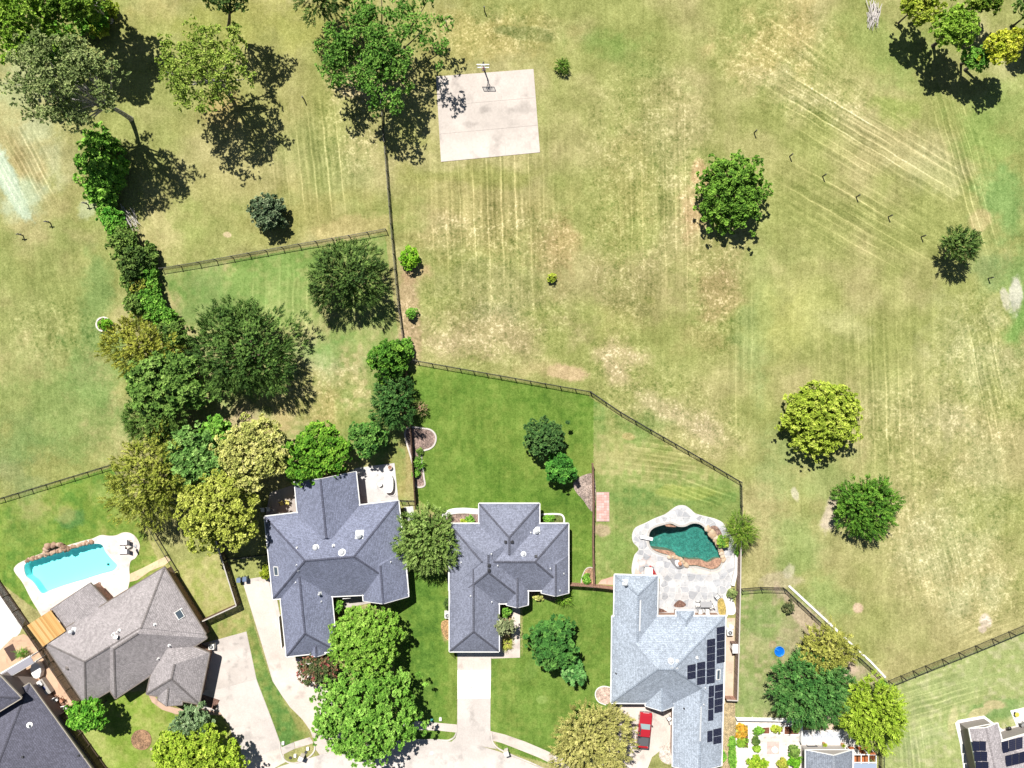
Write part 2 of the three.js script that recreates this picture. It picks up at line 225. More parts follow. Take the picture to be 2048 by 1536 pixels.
// soft patches: [e, s, re, rs, turn in degrees, r, g, b, strength]
const PATCH = [
  [90, 600, 190, 220, 10, 156, 168, 92, .8], [120, 820, 170, 130, 0, 134, 164, 82, .85], [40, 900, 90, 70, 0, 128, 160, 90, .6], [180, 740, 70, 90, 0, 120, 158, 78, .6], [60, 720, 60, 50, 0, 176, 176, 112, .5], [190, 600, 40, 110, 0, 120, 155, 80, .7], [30, 820, 60, 60, 0, 168, 172, 100, .5],
  [50, 230, 130, 120, 0, 196, 188, 128, .8], [30, 150, 60, 80, 20, 182, 196, 140, .7], [70, 250, 50, 60, 0, 190, 202, 158, .7], [10, 350, 22, 90, -28, 214, 232, 202, .95], [60, 385, 36, 50, -24, 206, 224, 188, .9], [110, 330, 60, 46, 0, 204, 206, 160, .8], [40, 310, 30, 90, -30, 180, 162, 108, .75], [150, 400, 80, 40, -25, 182, 172, 112, .6], [10, 410, 26, 34, -30, 206, 222, 186, .8], [140, 340, 26, 70, 0, 178, 168, 110, .6], [170, 480, 60, 26, 0, 192, 180, 124, .6], [175, 420, 18, 20, 0, 208, 216, 176, .6],
  [520, 40, 300, 70, 0, 176, 178, 84, .6], [300, 40, 60, 60, 20, 200, 184, 120, .7], [300, 60, 60, 40, 0, 160, 176, 86, .5], [560, 200, 200, 160, 0, 178, 176, 100, .5], [620, 310, 120, 80, 0, 140, 152, 78, .6], [700, 340, 60, 50, 0, 186, 188, 122, .6], [690, 180, 60, 34, 0, 226, 200, 158, .8], [740, 180, 60, 30, 0, 214, 190, 150, .7], [450, 215, 40, 40, 0, 222, 192, 128, .8], [430, 380, 150, 70, -10, 192, 182, 118, .6], [620, 430, 130, 60, -8, 172, 166, 92, .6], [360, 460, 60, 60, 0, 160, 174, 90, .6], [320, 440, 40, 100, -25, 212, 196, 140, .7], [290, 500, 40, 60, -20, 214, 196, 140, .7], [700, 455, 90, 22, -9, 206, 190, 128, .7], [455, 470, 9, 6, 0, 236, 214, 170, .9],
  [420, 610, 90, 80, 0, 128, 160, 84, .7], [370, 690, 40, 100, -28, 214, 188, 146, .8], [560, 590, 120, 80, 0, 156, 186, 100, .6], [640, 700, 80, 50, 0, 146, 184, 106, .6], [630, 745, 90, 50, 0, 210, 202, 158, .65], [640, 790, 100, 70, 0, 178, 172, 96, .6], [700, 850, 90, 60, 0, 158, 160, 82, .6], [560, 850, 60, 50, -20, 214, 188, 130, .6], [650, 830, 30, 50, 0, 205, 182, 122, .6], [810, 900, 24, 100, -4, 190, 164, 112, .7], [790, 960, 20, 70, -5, 172, 164, 92, .6], [480, 830, 50, 40, 0, 222, 190, 158, .8], [430, 720, 40, 40, 0, 210, 190, 150, .5],
  [1000, 70, 180, 60, 0, 178, 170, 92, .7], [960, 60, 90, 36, 0, 190, 176, 108, .6], [1060, 70, 60, 14, 8, 132, 142, 76, .7], [1100, 60, 60, 30, 0, 168, 164, 104, .6], [860, 120, 60, 90, 0, 172, 166, 92, .6], [1000, 100, 90, 30, 0, 198, 182, 116, .5], [820, 270, 60, 60, 0, 160, 168, 84, .6], [960, 350, 170, 30, -2, 146, 156, 70, .7], [980, 420, 200, 100, 0, 174, 164, 98, .6], [990, 560, 190, 60, 0, 164, 160, 104, .6], [1130, 500, 40, 70, 0, 192, 162, 110, .7], [1090, 500, 40, 60, 0, 180, 158, 108, .6], [980, 660, 180, 60, 0, 186, 170, 122, .75], [900, 690, 110, 36, 8, 216, 196, 150, .7], [1130, 745, 40, 16, 10, 232, 196, 160, .8], [1090, 740, 70, 26, 8, 214, 194, 140, .7], [820, 640, 20, 110, -4, 208, 178, 140, .7], [830, 545, 36, 26, 0, 216, 178, 140, .7], [1000, 620, 60, 30, 0, 150, 152, 100, .5], [880, 440, 60, 30, 0, 200, 180, 130, .5],
  [1230, 90, 80, 40, 12, 120, 160, 66, .6], [1280, 130, 120, 30, 20, 140, 152, 78, .6], [1320, 180, 60, 20, 20, 150, 150, 84, .5], [1320, 280, 120, 80, 0, 186, 178, 122, .6], [1250, 380, 60, 160, 0, 182, 172, 106, .6], [1280, 580, 100, 80, 0, 176, 160, 112, .6], [1240, 650, 80, 60, 0, 176, 170, 98, .5], [1430, 590, 60, 60, 0, 196, 164, 120, .6], [1400, 680, 80, 40, 0, 178, 164, 104, .6], [1340, 740, 60, 40, 0, 178, 182, 110, .5], [1230, 720, 60, 50, 25, 226, 200, 160, .8], [1330, 820, 110, 38, 28, 220, 202, 158, .75], [1430, 870, 60, 40, 35, 226, 206, 164, .75], [1380, 420, 30, 60, -10, 222, 184, 140, .75], [1400, 350, 20, 30, 0, 214, 176, 130, .7], [1430, 520, 70, 60, 0, 194, 176, 120, .5],
  [1560, 80, 110, 90, -20, 206, 188, 122, .8], [1480, 110, 60, 60, 0, 214, 196, 134, .6], [1600, 180, 120, 40, 20, 214, 202, 150, .6], [1740, 60, 60, 60, 0, 154, 172, 90, .6], [1800, 120, 70, 60, 0, 150, 176, 88, .6], [1770, 220, 70, 40, 20, 156, 178, 82, .7], [1700, 240, 120, 40, 30, 196, 188, 132, .6], [1560, 330, 120, 60, 28, 190, 186, 118, .6], [1620, 620, 90, 90, 0, 206, 206, 128, .7], [1560, 640, 60, 80, 0, 208, 208, 122, .6], [1520, 560, 30, 200, 0, 172, 184, 106, .6], [1595, 510, 46, 24, 0, 150, 160, 84, .6], [1660, 480, 40, 40, -40, 160, 166, 92, .4], [1500, 700, 40, 120, 0, 156, 176, 106, .6], [1700, 650, 60, 60, 0, 214, 208, 152, .5],
  [1960, 260, 70, 120, 0, 146, 176, 86, .8], [2020, 200, 60, 110, 0, 160, 182, 98, .7], [2000, 400, 60, 80, 0, 118, 166, 84, .75], [2030, 560, 50, 80, 0, 132, 172, 92, .75], [1975, 540, 40, 60, 0, 126, 156, 92, .6], [2040, 640, 30, 70, 0, 104, 158, 62, .8], [2000, 120, 60, 60, 0, 214, 206, 150, .6], [1900, 130, 60, 40, 0, 200, 190, 140, .4], [1960, 60, 50, 50, 0, 214, 206, 158, .6], [1860, 340, 90, 60, 20, 196, 194, 140, .6], [1960, 440, 22, 26, 0, 212, 192, 136, .7], [2030, 590, 14, 36, 4, 226, 222, 204, .9], [2010, 600, 10, 24, -14, 222, 216, 196, .8],
  [1940, 700, 110, 110, 0, 204, 200, 150, .6], [1800, 800, 90, 100, 0, 190, 190, 124, .5], [1900, 850, 70, 60, 0, 208, 200, 150, .6], [1980, 950, 70, 90, 0, 176, 180, 120, .5], [1900, 1080, 110, 90, 0, 206, 206, 150, .6], [1760, 940, 40, 50, 0, 170, 184, 104, .5], [1660, 960, 70, 60, 0, 160, 182, 106, .55], [1600, 1090, 80, 80, 0, 138, 172, 92, .5], [1560, 900, 60, 90, 0, 146, 170, 98, .6], [1700, 1080, 80, 60, 0, 184, 184, 118, .5], [1665, 1030, 22, 36, 10, 224, 206, 184, .85], [1640, 1210, 80, 60, 0, 146, 172, 96, .6], [1780, 1260, 80, 60, 0, 174, 180, 106, .5], [1930, 1200, 110, 60, -20, 206, 206, 152, .6], [1560, 1160, 40, 20, 0, 216, 200, 168, .6], [1715, 1217, 12, 11, 0, 232, 202, 172, .95], [1973, 1245, 12, 15, 0, 236, 218, 192, .95], [1966, 1260, 9, 8, 0, 234, 214, 190, .9], [1590, 986, 7, 16, -20, 228, 218, 196, .7], [1580, 1142, 12, 18, 20, 214, 206, 176, .7], [1540, 1400, 60, 50, 0, 206, 190, 150, .5],
  [1300, 860, 60, 36, 20, 122, 152, 72, .6], [1230, 880, 30, 60, 0, 186, 182, 112, .6], [1340, 920, 90, 50, 0, 150, 156, 78, .5], [1240, 1100, 40, 60, 0, 128, 164, 72, .7], [1420, 1000, 60, 40, 0, 134, 160, 72, .6], [1370, 985, 60, 14, 0, 176, 186, 90, .6], [1206, 1060, 16, 14, 0, 206, 180, 150, .8], [1258, 872, 14, 8, 0, 214, 190, 130, .7], [1300, 1130, 50, 40, 0, 150, 176, 80, .5],
  [1620, 1250, 20, 110, -43, 208, 184, 160, .8], [1600, 1280, 60, 70, -20, 196, 176, 146, .7], [1710, 1340, 50, 34, 40, 214, 186, 166, .95], [1545, 1288, 9, 9, 0, 190, 172, 130, .9], [1560, 1360, 40, 60, 0, 202, 186, 140, .6], [1510, 1290, 30, 40, 0, 206, 192, 146, .5], [1520, 1240, 40, 40, 0, 144, 172, 96, .6], [1510, 1400, 50, 40, 0, 150, 172, 100, .6],
  [1840, 1480, 60, 70, 10, 176, 190, 128, .6], [1900, 1380, 110, 50, -20, 172, 186, 120, .6], [1990, 1420, 60, 20, -10, 132, 170, 92, .7], [1960, 1425, 26, 10, -20, 222, 206, 156, .8], [1990, 1410, 24, 10, 0, 226, 206, 158, .8], [1905, 1440, 10, 36, 8, 214, 206, 150, .6],
  [40, 960, 60, 50, 0, 150, 168, 112, .5], [140, 1040, 30, 20, 0, 92, 142, 76, .6], [40, 1070, 50, 60, 0, 140, 160, 76, .5], [130, 1030, 20, 20, 0, 190, 180, 110, .5], [60, 1020, 60, 40, 0, 176, 176, 120, .5], [200, 990, 40, 40, 0, 162, 178, 100, .5],
  [592, 1425, 14, 60, -28, 188, 178, 108, .7], [870, 960, 40, 60, 0, 134, 164, 66, .7], [900, 800, 90, 60, 0, 94, 138, 36, .6], [1040, 880, 60, 70, 0, 128, 158, 58, .5], [940, 900, 60, 80, 0, 122, 158, 56, .5], [1130, 800, 40, 40, 0, 152, 164, 84, .4], [1085, 1400, 12, 9, 0, 168, 190, 108, .6], [1068, 1330, 14, 40, 30, 132, 164, 78, .4], [840, 1420, 30, 60, 0, 138, 164, 70, .5],
  [178, 1480, 40, 40, 20, 204, 204, 132, .7], [220, 1510, 30, 40, 0, 196, 200, 120, .6], [1174, 1160, 8, 20, 0, 206, 178, 146, .6], [890, 1262, 9, 20, 0, 196, 170, 122, .9],
];
// mown streaks: [e, s, re, rs, turn of the region, direction of the streaks, spacing, strength]
const MOWN = [
  [990, 420, 220, 340, 0, 88, 28, 1.25], [640, 330, 150, 190, 0, 84, 27, 1.2], [600, 600, 210, 110, 0, 90, 27, .7], [1340, 420, 160, 330, 0, 89, 22, .9], [1720, 260, 360, 110, 30, 31, 14, 1.6], [1600, 110, 200, 100, 30, 34, 17, .7], [1930, 330, 70, 280, -14, 74, 12, 1.3], [1980, 760, 70, 260, -10, 78, 14, 1], [1760, 820, 240, 330, 0, 88, 26, .8], [1480, 700, 40, 260, 0, 90, 16, .8], [1720, 430, 260, 130, 28, 30, 16, 1.1], [1900, 1120, 160, 180, 0, 76, 13, .7],
  [1870, 1400, 160, 100, -20, -16, 12, 1], [1830, 1500, 60, 90, 0, 84, 12, 1], [1330, 920, 140, 90, 0, 8, 11, .8], [1400, 985, 110, 50, 0, 20, 9, .7], [60, 330, 110, 130, 0, 62, 9, .9], [1960, 1250, 110, 60, 0, -22, 12, .7], [100, 640, 150, 200, 0, 70, 30, .35], [960, 880, 170, 120, 0, 88, 34, .5], [1070, 1380, 90, 120, 0, 62, 22, .4],
];
const WILD = [[1300, 330, 150, 260], [1430, 560, 70, 190], [1250, 480, 90, 220], [1240, 720, 80, 70], [1300, 800, 140, 90], [1420, 860, 90, 70], [980, 640, 220, 110], [1000, 480, 200, 90], [1960, 760, 120, 220], [1900, 1050, 170, 200], [1560, 100, 160, 120], [1640, 200, 120, 60], [640, 770, 130, 90], [110, 660, 120, 70], [1960, 1180, 120, 80], [700, 260, 80, 120], [990, 60, 170, 60], [1800, 850, 90, 120]];
const G0 = [-64, -48], GS = [2176, 1632], GW = 2048, GH = 1536;
const groundData = new Uint8Array(GW * GH * 4), reliefData = new Uint8Array(GW * GH * 4);
{
  const n = GW * GH, R = new Float32Array(n), G = new Float32Array(n), B = new Float32Array(n), dry = new Float32Array(n), lawn = new Uint8Array(n);
  const ex = (i) => G0[0] + (i + 0.5) / GW * GS[0], sy = (j) => G0[1] + (j + 0.5) / GH * GS[1];
  // warp and blotch fields on a coarse grid
  const cw = 545, ch = 409, wx = new Float32Array(cw * ch), wy = new Float32Array(cw * ch), blot = new Float32Array(cw * ch);
  for (let j = 0; j < ch; j++) for (let i = 0; i < cw; i++) { const o = j * cw + i; wx[o] = fbm(i * 4 / 38, j * 4 / 38, 4) - 0.5; wy[o] = fbm(i * 4 / 38 + 90, j * 4 / 38 + 40, 4) - 0.5; blot[o] = fbm(i * 4 / 120 + 7, j * 4 / 120, 5); }
  const coarse = (f, x, y) => { x = clamp((x - G0[0]) / 4, 0, cw - 1.001); y = clamp((y - G0[1]) / 4, 0, ch - 1.001); const i = x | 0, j = y | 0, u = x - i, v = y - j, o = j * cw + i; return lerp(lerp(f[o], f[o + 1], u), lerp(f[o + cw], f[o + cw + 1], u), v); };
  // 1. open field
  for (let j = 0; j < GH; j++) for (let i = 0; i < GW; i++) {
    const o = j * GW + i, x = ex(i), y = sy(j), b = sstep(0.3, 0.7, coarse(blot, x, y));
    R[o] = lerp(164, 190, b); G[o] = lerp(170, 182, b); B[o] = lerp(94, 122, b);
  }
  // 2. turf plots
  for (const t of TURF) {
    const xs = t.poly.map((p) => p[0]), ys = t.poly.map((p) => p[1]);
    const i0 = Math.max(0, Math.floor((Math.min(...xs) - G0[0]) / GS[0] * GW) - 4), i1 = Math.min(GW - 1, Math.ceil((Math.max(...xs) - G0[0]) / GS[0] * GW) + 4), j0 = Math.max(0, Math.floor((Math.min(...ys) - G0[1]) / GS[1] * GH) - 4), j1 = Math.min(GH - 1, Math.ceil((Math.max(...ys) - G0[1]) / GS[1] * GH) + 4);
    const lush = t.c[0][2] < 64 && t.c[0][0] < 120;
    for (let j = j0; j <= j1; j++) for (let i = i0; i <= i1; i++) {
      const x = ex(i), y = sy(j); if (!inPoly(x + (hash2(i, j) - 0.5) * 3, y + (hash2(j, i) - 0.5) * 3, t.poly)) continue;
      const o = j * GW + i, b = coarse(blot, x * 1.7 + 300, y * 1.7 - 200), q = noise(x / 9, y / 9) * 0.35 + b, c = q < 0.67 ? lerp(0, 1, sstep(0.4, 0.66, q)) : 1 + sstep(0.67, 0.95, q);
      const [a0, a1] = c < 1 ? [t.c[1], t.c[0]] : [t.c[0], t.c[2]], f = c < 1 ? c : c - 1;
      R[o] = lerp(a0[0], a1[0], f); G[o] = lerp(a0[1], a1[1], f); B[o] = lerp(a0[2], a1[2], f); lawn[o] = lush ? 2 : 1;
    }
  }
  // 3. patches with torn edges
  for (const [e, s, re, rs, turn, r, g, b, k] of PATCH) {
    const a = turn * Math.PI / 180, ca = Math.cos(a), sa = Math.sin(a), m = Math.max(re, rs) * 1.7, i0 = Math.max(0, Math.floor((e - m - G0[0]) / GS[0] * GW)), i1 = Math.min(GW - 1, Math.ceil((e + m - G0[0]) / GS[0] * GW)), j0 = Math.max(0, Math.floor((s - m - G0[1]) / GS[1] * GH)), j1 = Math.min(GH - 1, Math.ceil((s + m - G0[1]) / GS[1] * GH)), small = Math.min(re, rs) < 24;
    for (let j = j0; j <= j1; j++) for (let i = i0; i <= i1; i++) {
      const x = ex(i), y = sy(j), w = small ? 0.9 : 1.6, dx = x - e, dy = y - s, u = (dx * ca + dy * sa) / re + coarse(wx, x, y) * w, v = (-dx * sa + dy * ca) / rs + coarse(wy, x, y) * w, d = Math.sqrt(u * u + v * v);
      if (d > 1.25) continue;
      const o = j * GW + i, grain = noise(x / 5, y / 5) * 0.5 + noise(x / 2.2, y / 2.2) * 0.3; let f = sstep(1.2, small ? 0.7 : 0.2, d + (grain - 0.4) * 0.4) * k * (small ? 1 : 0.85);
      if (lawn[o] === 2) f *= 0.75;
      R[o] = lerp(R[o], r, f); G[o] = lerp(G[o], g, f); B[o] = lerp(B[o], b, f);
    }
  }
  // 4. streaks, flecks, blades
  const st = MOWN.map(([e, s, re, rs, turn, dir, sp, k]) => { const a = turn * Math.PI / 180, d = dir * Math.PI / 180; return { e, s, re, rs, ca: Math.cos(a), sa: Math.sin(a), cd: Math.cos(d), sd: Math.sin(d), sp, k }; });
  for (let j = 0; j < GH; j++) for (let i = 0; i < GW; i++) {
    const o = j * GW + i, x = ex(i), y = sy(j), L = lawn[o]; let r = R[o], g = G[o], b = B[o], hgt = 128;
    const dryness = clamp((r - g + 14) / 34); // straw rather than leaf
    for (const m of st) {
      const dx = x - m.e, dy = y - m.s, u = (dx * m.ca + dy * m.sa) / m.re, v = (-dx * m.sa + dy * m.ca) / m.rs, d = u * u + v * v; if (d > 1) continue;
      const w = (1 - d) * (1 - d) * m.k * (L === 2 ? 0.35 : 1), al = dx * m.cd + dy * m.sd, ac = -dx * m.sd + dy * m.cd + coarse(wx, x, y) * 5;
      const q = noise(ac / 4.5, al / 150) - 0.5, ln = noise(ac / m.sp * 2 + 40, al / 400), seg = noise(al / 46, ac / 7);
      let t = q * 40 * w; const edge = Math.abs(((ac / m.sp) % 1 + 1) % 1 - 0.5); const band = 2 / m.sp; if (edge < band) t += (1 - edge / band) * 54 * w * (0.2 + seg * 0.9) * (0.35 + ln) * (0.6 + 0.8 * noise(x / 2.5, y / 2.5));
      r += t * 1.15; g += t; b += t * 0.95;
    }
    const f1 = noise(x / 2.1, y / 2.1), f2 = noise(x / 4.6 + 31, y / 4.2), f3 = hash2(i + 11, j + 5), f4 = noise(x / 11, y / 11);
    const f5 = noise(x / 34 + 5, y / 34), f6 = noise(x / 1.3 + 9, y / 1.3); let wild = 0.12; // wild: coarse, unmown bunches
    for (const [e, s2, re, rs] of WILD) { const u = (x - e) / re, v = (y - s2) / rs, d = u * u + v * v; if (d < 1) wild = Math.max(wild, 1 - d * d); }
    const rough = L === 2 ? 0.9 : L === 1 ? 0.85 : 1; let t = ((f1 - 0.5) * 20 + (f2 - 0.5) * 14 + (f3 - 0.5) * 34 + (f6 - 0.5) * 26 + (f4 - 0.5) * 16 + (f5 - 0.5) * 24 + (noise(x / 3.2 + 60, y / 60) - 0.5) * 12) * rough;
    if (L !== 2) { const fl = f1 * 0.55 + f2 * 0.45 + (f4 - 0.5) * 0.3; const s = sstep(0.62, 0.78, fl) * (0.35 + dryness) * wild; r += 36 * s; g += 32 * s; b += 36 * s; const k = sstep(0.36, 0.2, fl) * wild; r -= 26 * k; g -= 17 * k; b -= 20 * k; hgt += s * 70; }
    r += t; g += t * 0.97; b += t * 0.85; hgt += t * 1.6;
    const q = o * 4;
    groundData[q] = srgb8(lin(clamp(r, 8, 252)) / LIGHT); groundData[q + 1] = srgb8(lin(clamp(g, 8, 252)) / LIGHT); groundData[q + 2] = srgb8(lin(clamp(b, 6, 250)) / LIGHT); groundData[q + 3] = 255;
    reliefData[q] = reliefData[q + 1] = reliefData[q + 2] = clamp(hgt, 0, 255); reliefData[q + 3] = 255;
  }
}
const plotTexture = (d, srgb) => { const t = new THREE.DataTexture(d, GW, GH); t.magFilter = THREE.LinearFilter; t.minFilter = THREE.LinearMipmapLinearFilter; t.generateMipmaps = true; t.wrapS = t.wrapT = THREE.MirroredRepeatWrapping; if (srgb) t.colorSpace = THREE.SRGBColorSpace; t.needsUpdate = true; return t; };
const turfMat = new THREE.MeshStandardMaterial({ roughness: 1, map: plotTexture(groundData, true), bumpMap: plotTexture(reliefData, false), bumpScale: 0.06 });
const plotUV = (g) => { const p = g.attributes.position, uv = g.attributes.uv; for (let i = 0; i < p.count; i++) uv.setXY(i, ((p.getX(i) / GRID + 1024) - G0[0]) / GS[0], ((p.getZ(i) / GRID + 768) - G0[1]) / GS[1]); return g; };
struct('ground', plotUV(sheet([V(-900, 0, -900), V(900, 0, -900), V(900, 0, 900), V(-900, 0, 900)], 0, [poolA, poolB])), turfMat);
const lawns = [[0, .004], [1, .008], [2, .004], [3, .004], [4, .004], [10, .004]];
for (const [k, y] of lawns) struct('lawn', plotUV(sheet(plan(TURF[k].poly), y)), turfMat);

// ---------------------------------------------------------------- paving
const paveWarm = concrete(tone(238, 225, 216)), paveGrey = concrete(tone(228, 220, 215)), paveWhite = concrete(tone(255, 254, 252, 1.08)), paveKerb = concrete(tone(238, 230, 224)), paveCourt = concrete(tone(226, 216, 208), 20), pavePatio = concrete(tone(228, 226, 226), 6), deckPink = concrete(tone(248, 234, 226, 1.05), 9), paveStain = concrete(tone(222, 213, 207), 8);
function pavement(name, list, m, y = 0.03) { return struct(name, slab(plan(list), 0, y), m); }
// street and kerb
const streetTop = smooth(plan([[470, 1580], [560, 1533], [600, 1522], [640, 1510], [720, 1492], [800, 1482], [862, 1479], [900, 1483], [950, 1490], [985, 1499], [1020, 1511], [1062, 1528], [1130, 1560], [1230, 1620]]), 60, false);
struct('street', slab([...streetTop, P(1230, 1750), P(400, 1750)], 0, 0.02), paveGrey);
const kerbs = [[[560, 1484], [560, 1494], [565, 1512], [573, 1522], [588, 1526], [607, 1520], [622, 1510], [629, 1500], [630, 1487]], [[790, 1483], [830, 1479.5], [880, 1479.5], [897, 1480], [908, 1474], [913, 1464]], [[983, 1464], [985, 1482], [994, 1494], [1018, 1507], [1062, 1525], [1130, 1557]]];
for (const k of kerbs) struct('kerb', strip(smooth(plan(k), 30, false), 0.2, 0, 0.13), paveKerb);
// driveways: each slab its own piece
function paved(name, slabs, base) {
  const g = struct(name, slab(plan(base), 0, 0.018), paveStain);
  slabs.forEach(([list, m], i) => { const c = shade(new THREE.Mesh(slab(plan(list), 0.018, 0.034 + (i % 3) * 0.002), m)); c.name = 'slab'; g.add(c); });
  return g;
}
paved('driveway', [[[[915, 1318], [947.8, 1317], [947.8, 1339.6], [915, 1339.6]], paveWarm], [[[948.2, 1317], [982, 1317], [982, 1339.6], [948.2, 1339.6]], paveWarm], [[[915, 1340], [982, 1340], [981, 1397.6], [915, 1397.6]], paveWhite], [[[915, 1398], [947.8, 1398], [947.8, 1439.7], [914.5, 1439.7]], paveGrey], [[[948.2, 1398], [981, 1398], [980.5, 1439.7], [948.2, 1439.7]], paveGrey], [[[914.5, 1440.1], [947.8, 1440.1], [947.8, 1489], [903, 1483], [911, 1476], [914.5, 1464]], paveGrey], [[[948.2, 1440.1], [980.5, 1440.1], [981, 1470], [984, 1486], [993, 1497], [948.2, 1489]], paveGrey]], [[915, 1300], [982, 1300], [980.5, 1465], [985, 1486], [993, 1498], [947, 1490], [902, 1484], [911, 1476], [914.5, 1464]]);
pavement('walkway', [[960, 1285], [983, 1317], [1040, 1315], [1040.5, 1195], [1024, 1195], [1023.5, 1299], [1006, 1300], [1004, 1270]], paveWarm);
pavement('sidewalk', [[800, 1440], [836, 1442], [880, 1446], [914.3, 1449], [914.3, 1465], [876, 1461], [800, 1458]], paveWarm);
pavement('sidewalk', [[980.8, 1462], [1010, 1469], [1050, 1483], [1090, 1500], [1140, 1524], [1185, 1548], [1170, 1564], [1120, 1536], [1078, 1515], [1040, 1500], [1004, 1486], [981.2, 1480]], paveWarm);
pavement('sidewalk', [[562, 1495], [588, 1484], [590, 1497], [566, 1509]], paveStain); pavement('sidewalk', [[588.6, 1483.6], [620, 1474], [627, 1486], [591, 1497]], paveWarm);
paved('driveway', [[[[486, 1166], [536, 1160], [552, 1225], [505.5, 1225]], paveWarm], [[[505.7, 1225.5], [552.2, 1225.5], [573, 1318], [536.5, 1318], [528, 1300]], paveWarm], [[[536.8, 1318.5], [600, 1318.5], [660, 1380], [660, 1414], [581, 1414], [566, 1393], [548, 1366]], paveWarm], [[[581.4, 1414.5], [660, 1414.5], [700, 1494], [640, 1509], [632, 1497], [629, 1480], [622, 1462], [606, 1440]], paveWarm]], [[484, 1160], [545, 1150], [575, 1310], [640, 1330], [700, 1495], [640, 1510], [630, 1497], [627, 1478], [620, 1460], [605, 1439], [580, 1414], [565, 1393], [545, 1362], [527, 1300], [504, 1225]]);
paved('driveway', [[[[405, 1290], [431, 1281], [492, 1264], [512, 1358], [436, 1378], [400, 1380]], paveStain], [[[400, 1380.6], [436, 1378.6], [512.2, 1358.6], [543, 1440], [462, 1455], [440, 1424], [400, 1416]], paveGrey], [[[462.4, 1455.6], [543.3, 1440.6], [563, 1495], [480, 1522]], paveGrey], [[[480.2, 1522.6], [563.2, 1495.6], [570, 1524], [480, 1572]], paveWarm]], [[392, 1290], [431, 1280], [493, 1263], [513, 1358], [544, 1440], [564, 1495], [571, 1524], [470, 1580], [480, 1520], [455, 1440], [430, 1420], [392, 1416]]);
pavement('walkway', [[292, 1380], [303, 1378], [312, 1396], [330, 1410], [355, 1417], [400, 1416], [436, 1414], [448, 1432], [430, 1430], [395, 1428], [352, 1428], [324, 1419], [304, 1404]], concrete(tone(216, 184, 162), 6), 0.028);
pavement('driveway', [[1238, 1398], [1300, 1398], [1346, 1412], [1346, 1494], [1322, 1500], [1304, 1514], [1292, 1545], [1285, 1640], [1180, 1640], [1200, 1520], [1236, 1470]], paveWarm);
struct('gravel_bed', slab(smooth(plan([[1345, 1484], [1330, 1488], [1320, 1500], [1318, 1512], [1326, 1524], [1340, 1528], [1346, 1520]]), 30), 0, 0.05), mulch(tone(250, 244, 238), 3));
struct('gravel_bed', slab(smooth(plan([[1222, 1376], [1206, 1374], [1195, 1380], [1192, 1390], [1198, 1402], [1212, 1408], [1224, 1404]]), 30), 0, 0.05), mulch(tone(236, 216, 206), 3));
struct('bed_edging', strip(smooth(plan([[1222, 1374.5], [1205, 1372.5], [1193.5, 1379], [1190.5, 1390], [1197, 1403], [1212, 1409.5]]), 26, false), 0.15, 0, 0.1), paveWhite);
// basketball court: nine panels
{
  const c = [[872, 153], [1067, 138], [1080, 305], [882, 324]], q = (u, v) => { const a = [lerp(c[0][0], c[1][0], u), lerp(c[0][1], c[1][1], u)], b = [lerp(c[3][0], c[2][0], u), lerp(c[3][1], c[2][1], u)]; return [lerp(a[0], b[0], v), lerp(a[1], b[1], v)]; };
  const g = struct('basketball_court', slab(plan(c), 0, 0.03), paveStain), us = [0, .33, .655, 1], vs = [0, .345, .675, 1], e = 0.0014;
  for (let i = 0; i < 3; i++) for (let j = 0; j < 3; j++) { const m = shade(new THREE.Mesh(slab(plan([q(us[i] + e, vs[j] + e), q(us[i + 1] - e, vs[j] + e), q(us[i + 1] - e, vs[j + 1] - e), q(us[i] + e, vs[j + 1] - e)]), 0.03, 0.055), paveCourt)); m.name = 'panel'; g.add(m); }
}
// planting beds and their edgings
const bedMat = mulch(tone(172, 154, 148)), bedDark = mulch(tone(140, 112, 102));
function bed(list, m, rim, n = 40, y = 0.04, w = 0.16) { const p = n ? smooth(plan(list), n) : plan(list); struct('planting_bed', slab(p, 0, y), m); if (rim) struct('bed_edging', strip(p, w, 0, 0.12, true), rim); }
bed([[812, 858], [850, 857], [862, 860], [870, 868], [872, 878], [868, 890], [860, 897], [846, 902], [843, 908], [845, 930], [848, 955], [849, 971], [833, 973], [826, 930]], bedMat, paveKerb, 70, 0.04, 0.24);
bed([[893, 1036], [893, 1050], [960, 1050], [960, 1026], [902, 1028]], bedMat, null, 0);
struct('bed_edging', strip(smooth(plan([[886, 1046], [888, 1033], [900, 1024], [925, 1021], [958, 1023]]), 26, false), 0.85, 0, 0.09), paveWhite);
bed([[1080, 1026], [1126, 1028], [1128, 1048], [1080, 1048]], mulch(tone(110, 130, 70)), null, 0);
struct('bed_edging', strip(smooth(plan([[1080, 1028.5], [1115, 1028], [1124, 1030], [1128, 1037], [1128, 1047]]), 26, false), 0.26, 0, 0.1), paveWhite);
bed([[1186, 948], [1168, 950], [1154, 958], [1146, 969], [1152, 984], [1166, 1000], [1180, 1020], [1187, 1024]], mulch(tone(190, 178, 172)), null, 40);
bed([[1186, 1136], [1174, 1136], [1166, 1148], [1163, 1168], [1175, 1172], [1186, 1174]], mulch(tone(200, 170, 140)), paveKerb, 30, 0.04, 0.12);
bed([[1058, 1184], [1064, 1197], [1080, 1196], [1108, 1203], [1136, 1200], [1138, 1180]], mulch(tone(196, 176, 146)), null, 0);
bed([[1004, 1206], [1024, 1206], [1023, 1298], [1004, 1298]], mulch(tone(190, 172, 130)), null, 0, 0.05);
bed([[898, 1240], [884, 1243], [882, 1256], [888, 1272], [895, 1280], [900, 1280]], mulch(tone(204, 172, 124)), null, 24);
bed([[282, 1459], [296, 1463], [303, 1475], [301, 1489], [290, 1499], [276, 1498], [265, 1489], [263, 1475], [270, 1463]], mulch(tone(178, 146, 116)), null, 40, 0.07);
